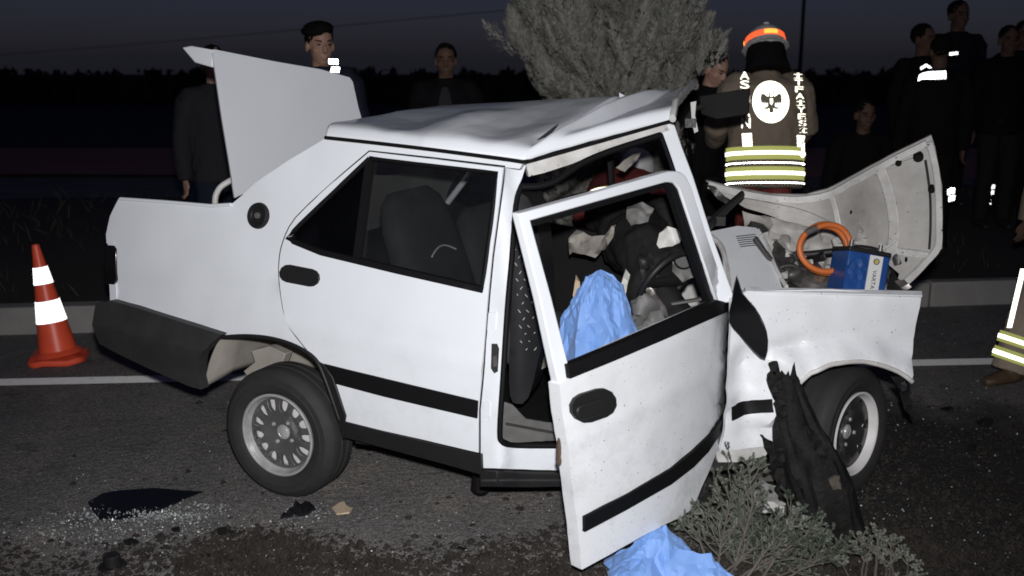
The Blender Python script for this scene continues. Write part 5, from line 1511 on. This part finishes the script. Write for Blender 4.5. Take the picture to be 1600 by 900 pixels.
bm_obj('crown', bm, 'needle', tr, 0, recalc=False)

# ================================================================== PEOPLE
def rotz(v, a):
    c, s = math.cos(a), math.sin(a)
    return V((v.x * c - v.y * s, v.x * s + v.y * c, v.z))
def person(label, loc, face, height=1.76, top='jacket_black', legs='trousers', skin='skin_dim', hair=True, lean=0.0, head_turn=0.0, head_nod=0.0, crouch=0.0,
           arms=None, hem=-.10, legw=1.0, bulk=1.0, stride=0.0, shoe='shoe', group='people at the crash site', head_scale=1.0, spread=.10, sleeve=None):
    """face: heading in degrees, 0 looks at the camera (-Y), 180 looks away"""
    k = height / 1.75
    a = rad(face)
    L = V(loc)
    root = thing('person', label, 'person', L, group)
    hipz = .93 * (1 - crouch)
    ln = rad(lean)
    def W_(p): return L + rotz(V(p) * k, a)
    def T(z, x=0, y=0):      # point on the leaning torso, z above the hip
        return V((x, -math.sin(ln) * z + y * math.cos(ln), hipz + math.cos(ln) * z + y * -math.sin(ln) * 0))
    hip = V((0, 0, hipz))
    neck0 = T(.56); 
    hn_ = ln * .4 + rad(head_nod)
    up = V((0, -math.sin(hn_), math.cos(hn_)))
    hb = neck0 + up * .02
    hc_ = hb + up * .112
    ht = rad(head_turn)
    hxa = V((math.cos(ht), math.sin(ht), 0)); fwd = V((math.sin(ht), -math.cos(ht), 0)); fwd = (fwd - up * fwd.dot(up)).normalized(); hxa = fwd.cross(up) * -1
    hs_ = head_scale * 1.05
    # legs
    LEG = []
    for s in (-1, 1):
        h = V((s * .09, 0, hipz - .02))
        fy = -stride * s * .5
        ank = V((s * spread, fy, .09))
        if crouch > .05:
            mid = (h + ank) / 2; ext = math.sqrt(max(.0004, .43 ** 2 - ((h - ank).length / 2) ** 2))
            kn = mid + V((s * .05, -ext, 0))
        else:
            kn = (h + ank) / 2 + V((0, -.025, .03))
        LEG.append((h, kn, ank))
    # arms: per side elbow, wrist in body space relative to the shoulder
    ARM = []
    for i, s in enumerate((-1, 1)):
        sh = T(.47, s * .19)
        if arms and arms[i]:
            el = sh + V(arms[i][0]); wr = el + V(arms[i][1])
        else:
            el = sh + V((s * .06, .02, -.29)); wr = el + V((s * .01, -.06, -.25))
        ARM.append((sh, el, wr))
    # ---- body: one continuous surface
    bm = bmesh.new()
    def tb(bm, pts, rads, seg=12, ref=(1, 0, 0)):
        rr = [tuple(x * k for x in r) if isinstance(r, tuple) else r * k for r in rads]
        add_tube(bm, [W_(p) for p in pts], rr, seg, ref=rotz(V(ref), a))
    def el_(bm, c, r, ax=None):
        ax = ax or (V((1, 0, 0)), V((0, 1, 0)), V((0, 0, 1)))
        add_ellipsoid(bm, W_(c), [x * k for x in r], 16, 12, tuple(rotz(q, a) for q in ax))
    hax = (hxa, -fwd, up)
    tb(bm, [T(-.08), T(.05), T(.2), T(.38), T(.48), T(.54)], [(.14, .09), (.15, .10), (.14, .10), (.16, .10), (.15, .09), (.06, .06)], 16)
    tb(bm, [T(.50), hb, hb + up * .06], [.062, .057, .057])
    el_(bm, hc_ + up * .03 * hs_ - fwd * .008, (.073 * hs_, .094 * hs_, .088 * hs_), hax)
    el_(bm, hc_ - up * .035 * hs_ + fwd * .022, (.060 * hs_, .066 * hs_, .078 * hs_), hax)
    el_(bm, hc_ - up * .092 * hs_ + fwd * .050, (.030 * hs_, .028 * hs_, .022 * hs_), hax)      # chin
    el_(bm, hc_ - up * .018 * hs_ + fwd * .088 * hs_, (.011, .020, .026), hax)                     # nose
    el_(bm, hc_ - up * .036 * hs_ + fwd * .094 * hs_, (.017, .016, .011), hax)
    el_(bm, hc_ + up * .018 * hs_ + fwd * .074 * hs_, (.050, .018, .011), hax)                     # brow
    el_(bm, hc_ - up * .064 * hs_ + fwd * .074 * hs_, (.026, .016, .007), hax)                     # lips
    el_(bm, hc_ - up * .076 * hs_ + fwd * .072 * hs_, (.021, .016, .007), hax)
    for s in (-1, 1):
        el_(bm, hc_ - up * .012 * hs_ + hxa * (s * .076 * hs_) - fwd * .004, (.011, .024, .034), hax)
        el_(bm, hc_ - up * .028 * hs_ + hxa * (s * .042 * hs_) + fwd * .050, (.022, .026, .020), hax)   # cheeks
    for h, kn, an in LEG:
        tb(bm, [h, h.lerp(kn, .5), kn, kn.lerp(an, .4), an, an + V((0, 0, -.05))], [.08, .068, .052, .052, .036, .036])
    for i, (sh, e, w) in enumerate(ARM):
        s = -1 if i == 0 else 1
        tb(bm, [sh, sh.lerp(e, .5), e, e.lerp(w, .4), w], [.052, .045, .038, .036, .026])
        d = (w - e).normalized(); side = V((0, -1, .0)); side = (side - d * side.dot(d)); side = side.normalized() if side.length > .1 else d.orthogonal().normalized()
        nrm = d.cross(side)
        pm = w + d * .05
        tb(bm, [w - d * .01, w + d * .02, w + d * .055, w + d * .085], [(.026, .018), (.030, .018), (.040, .016), (.040, .013)], 12, ref=tuple(side))
        for q, (off, ln2) in enumerate(((-.030, .060), (-.010, .074), (.010, .070), (.029, .056))):
            b0 = w + d * .075 - side * off
            c1 = b0 + d * ln2 * .5 + nrm * (-s * .006); c2 = c1 + d * ln2 * .35 + nrm * (-s * .022)
            tb(bm, [b0, c1, c2], [.0095, .0088, .007], 8)
        th0 = w + d * .025 + side * .028
        tb(bm, [th0, th0 + d * .030 + side * .022, th0 + d * .058 + side * .022 + nrm * (-s * .008)], [.013, .0105, .008], 8)
    link_mesh('body', remeshed(bm, .0075, 3), skin, root, 0)
    for s in (-1, 1):
        bm = bmesh.new()
        el_(bm, hc_ + up * .002 * hs_ + hxa * (s * .031 * hs_) + fwd * .0805 * hs_, (.013, .008, .006), hax)
        bm_obj('eye', bm, 'eye', root, 60)
        bm = bmesh.new()
        tb(bm, [hc_ + up * (.020 + .004 * q) * hs_ + hxa * (s * (.016 + .018 * q) * hs_) + fwd * (.090 - .008 * q * q) * hs_ for q in (0, .8, 1.8)], [.0045, .0055, .003], 6)
        bm_obj('eyebrow', bm, 'hair', root, 60)
    # ---- trousers
    bm = bmesh.new()
    tb(bm, [T(.10), hip, hip + V((0, 0, -.10))], [(.165, .115), (.175, .125), (.16, .115)], 16)
    for h, kn, an in LEG:
        tb(bm, [h + V((0, 0, -.01)), h.lerp(kn, .5), kn, kn.lerp(an, .5), an + V((0, 0, -.015))], [x * (1 + (legw - 1) * .8) for x in (.098, .090)] + [x * legw for x in (.074, .070, .066)])
    link_mesh('trousers', remeshed(bm, .011, 3, lambda p: .007 * fbm(p, 9)), legs, root, 0)
    # ---- jacket
    bm = bmesh.new()
    bk = bulk
    tb(bm, [T(hem), T(.02), T(.18), T(.36), T(.46), T(.52), T(.555)], [(.185 * bk, .130 * bk), (.185 * bk, .130 * bk), (.182 * bk, .132 * bk), (.200 * bk, .135 * bk), (.192 * bk, .118 * bk), (.115, .095), (.082, .085)], 18)
    for sh, e, w in ARM:
        tb(bm, [T(.485, math.copysign(.10, sh.x)), sh.lerp(T(.475, math.copysign(.17, sh.x)), .5), sh.lerp(e, .12), sh.lerp(e, .5), e, e.lerp(w, .5), w + (w - e).normalized() * .005], [.060 * bk, .072 * bk, .078 * bk, .070 * bk, .062 * bk, .056 * bk, .046 * bk])
    jk = link_mesh('jacket', remeshed(bm, .011, 4, lambda p: .010 * fbm(p, 8) + .006 * ridged(p, 5)), top, root, 0)
    # ---- shoes
    for h, kn, an in LEG:
        bm = bmesh.new()
        tb(bm, [an + V((0, .075, -.045)), an + V((0, .02, -.035)), an + V((0, -.06, -.05)), an + V((0, -.13, -.058)), an + V((0, -.175, -.065))], [(.036, .042), (.040, .055), (.044, .040), (.046, .030), (.03, .02)], 12)
        tb(bm, [an + V((0, .015, -.06)), an + V((0, .015, .06))], [.052, .050])
        link_mesh('shoe', remeshed(bm, .012, 2), shoe, root, 0)
    if hair:
        bm = bmesh.new()
        el_(bm, hc_ + up * .040 * hs_ - fwd * .018, (.079 * hs_, .094 * hs_, .086 * hs_), hax)
        me = remeshed(bm, .009, 1, lambda p: .007 * fbm(p, 35))
        # cut the face side free
        b2 = bmesh.new(); b2.from_mesh(me)
        f0 = W_(hc_ + fwd * .060 * hs_ + up * .045 * hs_); nrm_ = rotz((fwd * .8 - up * .75).normalized(), a)
        bmesh.ops.bisect_plane(b2, geom=b2.verts[:] + b2.edges[:] + b2.faces[:], plane_co=f0, plane_no=nrm_, clear_outer=True)
        bm_obj('hair', b2, 'hair', root, 60)
    info = dict(root=root, W=W_, T=T, hc=hc_, up=up, fwd=fwd, hx=hxa, k=k, a=a, jacket=jk, LEG=LEG, ARM=ARM, tb=tb, el=el_, hax=hax, hs=hs_)
    return info

def wrap(name, P, poly_uv, origin, ux, uz, dirn, m, lift=.004, step=.02, holes=(), th=.003, target=None):
    """lay a flat shape on the cloth: project it along dirn on the jacket"""
    tgt = target or P['jacket']
    base = wloc(tgt)
    bvh = BVHTree.FromPolygons([V(v.co) + base for v in tgt.data.vertices], [tuple(p.vertices) for p in tgt.data.polygons])
    V2, F = triang(poly_uv, list(holes), step)
    fr, bk = [], []
    for x, y in V2:
        o = V(origin) + V(ux) * x + V(uz) * y - V(dirn) * .6
        h = bvh.ray_cast(o, V(dirn))
        p = h[0] if h[0] is not None else V(origin) + V(ux) * x + V(uz) * y
        fr.append(p - V(dirn) * lift); bk.append(p - V(dirn) * (lift - th))
    return bm_obj(name, sheet_mesh(V2, F, fr, bk), m, P['root'], 50)
def ring_band(name, P, pts, rads, m):
    bm = bmesh.new(); P['tb'](bm, pts, rads, 40)
    return bm_obj(name, bm, m, P['root'], 40)

# gendarme in a beret behind the boot lid
g1 = (-1.34, 7.35)
p = person('man in dark uniform and black beret standing behind the open boot lid', (*g1, gz(*g1)), -14, 1.86, 'uniform', 'trousers', 'skin', hair=True, head_turn=42, head_scale=1.10, bulk=1.2, head_nod=2)
bm = bmesh.new()
p['el'](bm, p['hc'] + p['up'] * .105 - p['fwd'] * .012, (.098, .118, .050), p['hax']); p['el'](bm, p['hc'] + p['up'] * .085 - p['hx'] * .03, (.090, .108, .040), p['hax'])
p['tb'](bm, [p['hc'] + p['up'] * .055 - p['fwd'] * .008, p['hc'] + p['up'] * .09 - p['fwd'] * .008], [(.087, .105), (.089, .107)], 20)
link_mesh('beret', remeshed(bm, .008, 3, lambda q: .004 * fbm(q, 20)), 'hair', p['root'], 0)
for dz in (.0, -.055):
    wrap('shoulder_tape', p, [(-.032, -.017), (.032, -.02), (.032, .015), (-.032, .018)], PY(521, 96, 7.2) + V((.0, 0, dz)), V((1, 0, 0)), UP, V((0, 1, 0)), 'retro_white')
lathe('collar_badge', [(0, .006), (.012, .005), (.014, 0), (0, 0)], p['W'](p['T'](.26, .21)) + V((.03, -.11, 0)), (0, -1, 0), 'piping', p['root'], 12)

# man behind the lid on the left
g2 = (-2.02, 7.1)
person('man in grey sleeves and jeans hidden behind the left edge of the boot lid', (*g2, gz(*g2)), 35, 1.74, 'sleeve_grey', 'jeans', 'skin', bulk=1.02)
# man in dark jacket and grey pullover
g3 = (-.49, 7.75)
p = person('man in black jacket over grey pullover standing between boot lid and tree', (*g3, gz(*g3)), 8, 1.70, 'jacket_black', 'trousers', 'skin_dim', bulk=1.08, head_turn=-4)
wrap('pullover', p, [(-.06, -.2), (.06, -.2), (.045, .10), (.02, .19), (-.02, .19), (-.045, .10)], p['W'](p['T'](.30)), V((1, 0, 0)), UP, V((0, 1, 0)), 'vest_grey')
# man beside the tree, looking down, half hidden by the firefighter
g4 = (1.38, 7.55)
p = person('man in black leaning beside the tree left of the firefighter', (*g4, gz(*g4)), 30, 1.72, 'jacket_black', 'trousers', 'skin', lean=8, head_nod=22, head_turn=8, arms=[((-.05, -.02, -.29), (-.02, -.09, -.25)), None])

# firefighter seen from behind
g5 = (1.72, 6.98)
p = person('firefighter in tan jacket and helmet seen from behind at the bonnet', (*g5, gz(*g5)), 180, 1.87, 'turnout', 'red_cloth', 'skin_dim', hair=False, lean=10, head_nod=20, bulk=1.26, hem=-.17,
           arms=[((-.10, -.06, -.26), (.04, -.22, -.10)), ((.10, -.06, -.26), (-.04, -.22, -.10))])
FFIRE = p
Tt = p['T']
for z, m_ in ((.040, 'retro_yellow'), (-.085, 'retro_yellow')):
    ring_band('hem_tape', p, [Tt(z - .040), Tt(z + .040)], [(.246, .178), (.248, .180)], m_)
    ring_band('silver_tape', p, [Tt(z - .011), Tt(z + .011)], [(.250, .183), (.251, .184)], 'retro_silver')
for z in (-.022, -.145):
    ring_band('white_piping', p, [Tt(z - .0025), Tt(z + .0025)], [(.248, .181), (.248, .181)], 'retro_white')
bdir = V((0, 1, 0))
disc = [(.120 * math.cos(2 * PI * k / 40), .136 * math.sin(2 * PI * k / 40)) for k in range(40)]
ec = PY(1209, 160, 6.8)
EX, EZ = V((1, 0, 0)), V((0, .1, 1)).normalized()
em = wrap('back_emblem', p, disc, ec, EX, EZ, bdir, 'retro_silver', .006)
M['emblem_ink'] = mat('grey_emblem_print', (0.24, 0.21, 0.15), .8)
half = [(0, .030), (.006, .030), (.005, .044), (.010, .056), (.022, .060), (.024, .055), (.016, .052), (.013, .044), (.014, .032), (.026, .034), (.040, .046), (.054, .048), (.060, .030), (.060, .004),
        (.054, -.012), (.048, .000), (.044, -.014), (.036, -.002), (.030, -.012), (.022, -.004), (.020, -.022), (.032, -.030), (.040, -.024), (.042, -.036), (.030, -.042), (.018, -.038), (.012, -.034), (.014, -.056), (0, -.062)]
half = [(x * 1.15, y * 1.15) for x, y in half]
eagle = half + [(-x, y) for x, y in half[-2:0:-1]]
o = wrap('emblem_figure', p, eagle, ec, EX, EZ, bdir, 'emblem_ink', .0085, .012, th=.002, holes=[[(-.009, .022), (.009, .022), (.009, -.006), (0, -.020), (-.009, -.006)]])
o.parent = em
# stacked lettering down both sides of the back
def letter(ch, u0, v0, u1, v1, Y=6.8):
    me = glyph_mesh(ch, 1.0)
    xs = [v.co.x for v in me.vertices]; ys = [v.co.y for v in me.vertices]
    if not xs: return
    x0, x1, y0, y1 = min(xs), max(xs), min(ys), max(ys)
    tgt = p['jacket']; base = wloc(tgt)
    for v in me.vertices:
        s = (v.co.x - x0) / max(1e-6, x1 - x0); t = (v.co.y - y0) / max(1e-6, y1 - y0)
        u = u0 + (u1 - u0) * s; vv = v1 + (v0 - v1) * t
        h = LBVH.ray_cast(CAM, ray(u, vv).normalized())
        hp_ = h[0] if h[0] is not None else PY(u, vv, Y)
        v.co = hp_ + V((0, -.006 - (.002 if v.co.z > 0 else 0), 0))
    link_mesh('back_letter', me, 'retro_silver', p['root'], 0)
_b = wloc(p['jacket'])
LBVH = BVHTree.FromPolygons([V(v.co) + _b for v in p['jacket'].data.vertices], [tuple(q.vertices) for q in p['jacket'].data.polygons])
for i, ch in enumerate('İTFAİYESİ'):
    du = i * 1.1
    letter(ch, 1240 + du, 114 + i * 10.6, 1253 + du * .85, 122.5 + i * 10.6)
for ch, v0, v1 in (('A', 112, 124), ('S', 126, 138), ('I', 140, 148), ('H', 150, 160), ('A', 166, 182), ('N', 184, 200)):
    letter(ch, 1156 + (v0 - 112) * .03, v0, 1170 + (v0 - 112) * .03, v1)
def pxpoly(name, poly, m):
    tgt = p
    V2, F = triang(poly, [], 6)
    fr, bk = [], []
    for u, v in V2:
        h = LBVH.ray_cast(CAM, ray(u, v).normalized())
        q = h[0] if h[0] is not None else PY(u, v, 6.8)
        fr.append(q + V((0, -.007, 0))); bk.append(q + V((0, -.003, 0)))
    return bm_obj(name, sheet_mesh(V2, F, fr, bk), m, p['root'], 50)
pxpoly('back_tape', [(1159, 209), (1174, 208), (1176, 245), (1162, 246)], 'retro_silver')
pxpoly('back_tape', [(1245, 211), (1257, 212), (1256, 246), (1246, 245)], 'retro_silver')
# helmet
hc2, up2, fw2, hx2 = p['hc'], p['up'], p['fwd'], p['hx']
bm = bmesh.new(); p['el'](bm, hc2 + up2 * .055 - fw2 * .01, (.125, .150, .120), p['hax'])
p['tb'](bm, [hc2 + up2 * .020 - fw2 * .012, hc2 + up2 * .035 - fw2 * .012], [(.150, .180), (.135, .162)], 28)
hel = link_mesh('helmet', remeshed(bm, .008, 2), 'helmet', p['root'], 0)
bm = bmesh.new(); p['tb'](bm, [hc2 + up2 * .055 - fw2 * .01, hc2 + up2 * .093 - fw2 * .01], [(.129, .154), (.122, .147)], 36)
bm_obj('helmet_band', bm, 'retro_orange', p['root'], 40)
for i in range(3):
    bm = bmesh.new()
    a0 = 2 * PI * i / 3 - PI / 2 - .35
    pts = []
    for q in range(7):
        a_ = a0 + q * .11
        pts.append(hc2 + up2 * .074 - fw2 * (.01 - .1535 * math.sin(a_)) + hx2 * (.1285 * math.cos(a_)))
    p['tb'](bm, pts, [(.014, .003)] * 7, 6, ref=tuple(up2))
    bm_obj('helmet_patch', bm, 'retro_amber', p['root'], 40)
bm = bmesh.new()   # neck cloth hanging under the helmet
p['tb'](bm, [hc2 + up2 * .03 - fw2 * .015, hc2 - up2 * .06 - fw2 * .03, hc2 - up2 * .15 - fw2 * .035], [(.118, .135), (.125, .13), (.15, .12)], 22)
link_mesh('neck_cloth', remeshed(bm, .011, 3, lambda q: .008 * fbm(q, 12)), 'jacket_black', p['root'], 0)
bm = bmesh.new(); p['tb'](bm, [hc2 + up2 * .172 + fw2 * .05, hc2 + up2 * .182, hc2 + up2 * .165 - fw2 * .07], [(.018, .012)] * 3, 10)
bm_obj('helmet_crest', bm, 'helmet', p['root'], 40)

# second firefighter, bent down on the far side of the car, seen through the cabin
p = person('person in dark red jacket with reflective tape bending down beyond the cabin', (.62, 6.35, 0.0), 160, 1.70, 'red_cloth', 'turnout_leg', 'skin_dim', hair=False, lean=75, crouch=0.0, head_nod=35, bulk=1.2,
           arms=[((-.08, -.10, -.26), (.0, -.1, -.24)), ((.08, -.1, -.26), (0, -.1, -.24))])
ring_band('hem_tape', p, [p['T'](-.04), p['T'](.03)], [(.228, .17), (.23, .172)], 'retro_yellow')
ring_band('silver_tape', p, [p['T'](-.02), p['T'](.01)], [(.234, .174), (.234, .174)], 'retro_silver')
for i in (0, 1):
    sh, e, w = p['ARM'][i]; d = (w - e).normalized()
    ring_band('cuff_tape', p, [e + d * .10, e + d * .14], [.079, .077], 'retro_silver')
bm = bmesh.new(); p['el'](bm, p['hc'] + p['up'] * .05, (.125, .15, .12), p['hax'])
link_mesh('helmet', remeshed(bm, .01, 2), 'helmet', p['root'], 0)

# group on the right
def at_g(u, Y):
    x = PY(u, 100, Y).x
    return (x, Y, gz(x, Y))
pA = person('man in dark jacket with a reflective collar chevron, leftmost of the right group', at_g(1440, 8.9), 25, 1.80, 'jacket_black', 'trousers_grey', 'skin_dim', head_turn=10, group='people standing on the right')
wrap('collar_tape', pA, [(-.05, .0), (0, .028), (.05, -.004), (.05, -.024), (0, .008), (-.05, -.02)], pA['W'](pA['T'](.47)) + V((-.01, 0, .0)), V((1, 0, 0)), UP, V((0, 1, 0)), 'retro_white')
pB = person('tall man in dark blue jacket at the back of the right group', at_g(1491, 10.2), 10, 1.98, 'jacket_navy', 'trousers', 'skin_dim', group='people standing on the right')
pC = person('person in black seen from behind with a white reflective back band', at_g(1468, 8.3), 178, 1.76, 'jacket_black', 'trousers', 'skin_dim', group='people standing on the right', stride=.1)
wrap('back_band', pC, [(-.105, -.045), (-.09, .0), (-.06, .016), (.0, .028), (.10, .034), (.10, -.026), (.0, -.030), (-.07, -.030)], PY(1466, 118, 8.1), V((1, 0, 0)), UP, V((0, 1, 0)), 'retro_white')
wrap('shoulder_tape', pC, [(-.032, -.012), (.032, -.005), (.032, .014), (-.032, .008)], PY(1490, 84, 8.1), V((1, 0, 0)), UP, V((0, 1, 0)), 'retro_white')
pD = person('slim person in grey top standing just right of the reflective back band', at_g(1502, 11.2), 60, 1.62, 'sleeve_grey', 'trousers', 'skin_dim', group='people standing on the right')
pE = person('man in black with a bare head at the right, left of two close together', at_g(1573, 9.2), 0, 1.78, 'jacket_black', 'trousers_grey', 'skin_dim', group='people standing on the right', head_turn=-8)
pF = person('man in black at the right picture edge, right of two close together', at_g(1597, 9.7), -12, 1.80, 'jacket_black', 'trousers', 'skin_dim', group='people standing on the right')
for P_, u, v, hw, hh in ((pC, 1481, 297, .055, .022), (pC, 1482, 308, .05, .020), (pE, 1549, 291, .028, .017), (pE, 1548, 300, .026, .015), (pE, 1547, 312, .006, .005), (pE, 1547, 318, .006, .005)):
    tr_ = [c for c in P_['root'].children if c.name.startswith('trousers')][0]
    an = P_['W'](P_['LEG'][0 if P_ is pE else 1][2])
    wrap('ankle_tape', P_, [(-hw, -hh), (hw, -hh * 1.2), (hw, hh * .8), (-hw, hh)], PY(u, v, an.y), V((1, 0, 0)), UP, V((0, 1, 0)), 'retro_white', .006, target=tr_)
# crouching man
pG = person('man crouching in the dark between the firefighter and the right group', at_g(1347, 8.6), 5, 1.74, 'jacket_black', 'trousers', 'skin_dim', crouch=.56, lean=12, group='people at the crash site')
# firefighter at the right edge, one leg in view
lx = PZ(1600, 590, 0)
pH = person('firefighter at the right picture edge with reflective trouser leg in view', (lx.x + .185, lx.y + .10, 0), -72, 1.80, 'turnout', 'turnout_leg', 'skin_dim', shoe='boot', bulk=1.15, spread=.10, lean=-4, legw=1.55, group='people at the crash site', stride=.74)
for i in (0, 1):
    h, kn, an = pH['LEG'][i]; d = (kn - an).normalized()
    for t_, w_, r__, m_ in ((.035, .062, .116, 'retro_yellow'), (.125, .062, .119, 'retro_yellow'), (.052, .024, .1180, 'retro_silver'), (.143, .024, .1210, 'retro_silver')):
        ring_band('leg_tape', pH, [an + d * t_, an + d * (t_ + w_)], [r__, r__ + .001], m_)
wrap('side_tape', pH, [(-.012, -.17), (.014, -.17), (.022, .17), (-.006, .17)], PY(1586, 466, 5.6), V((.98, -.1, 0)), V((.10, 0, 1)), V((.05, 1, 0)), 'retro_silver', .006, target=[c for c in pH['root'].children if c.name.startswith('trousers')][0])

bpy.data.scenes.remove(WORK)
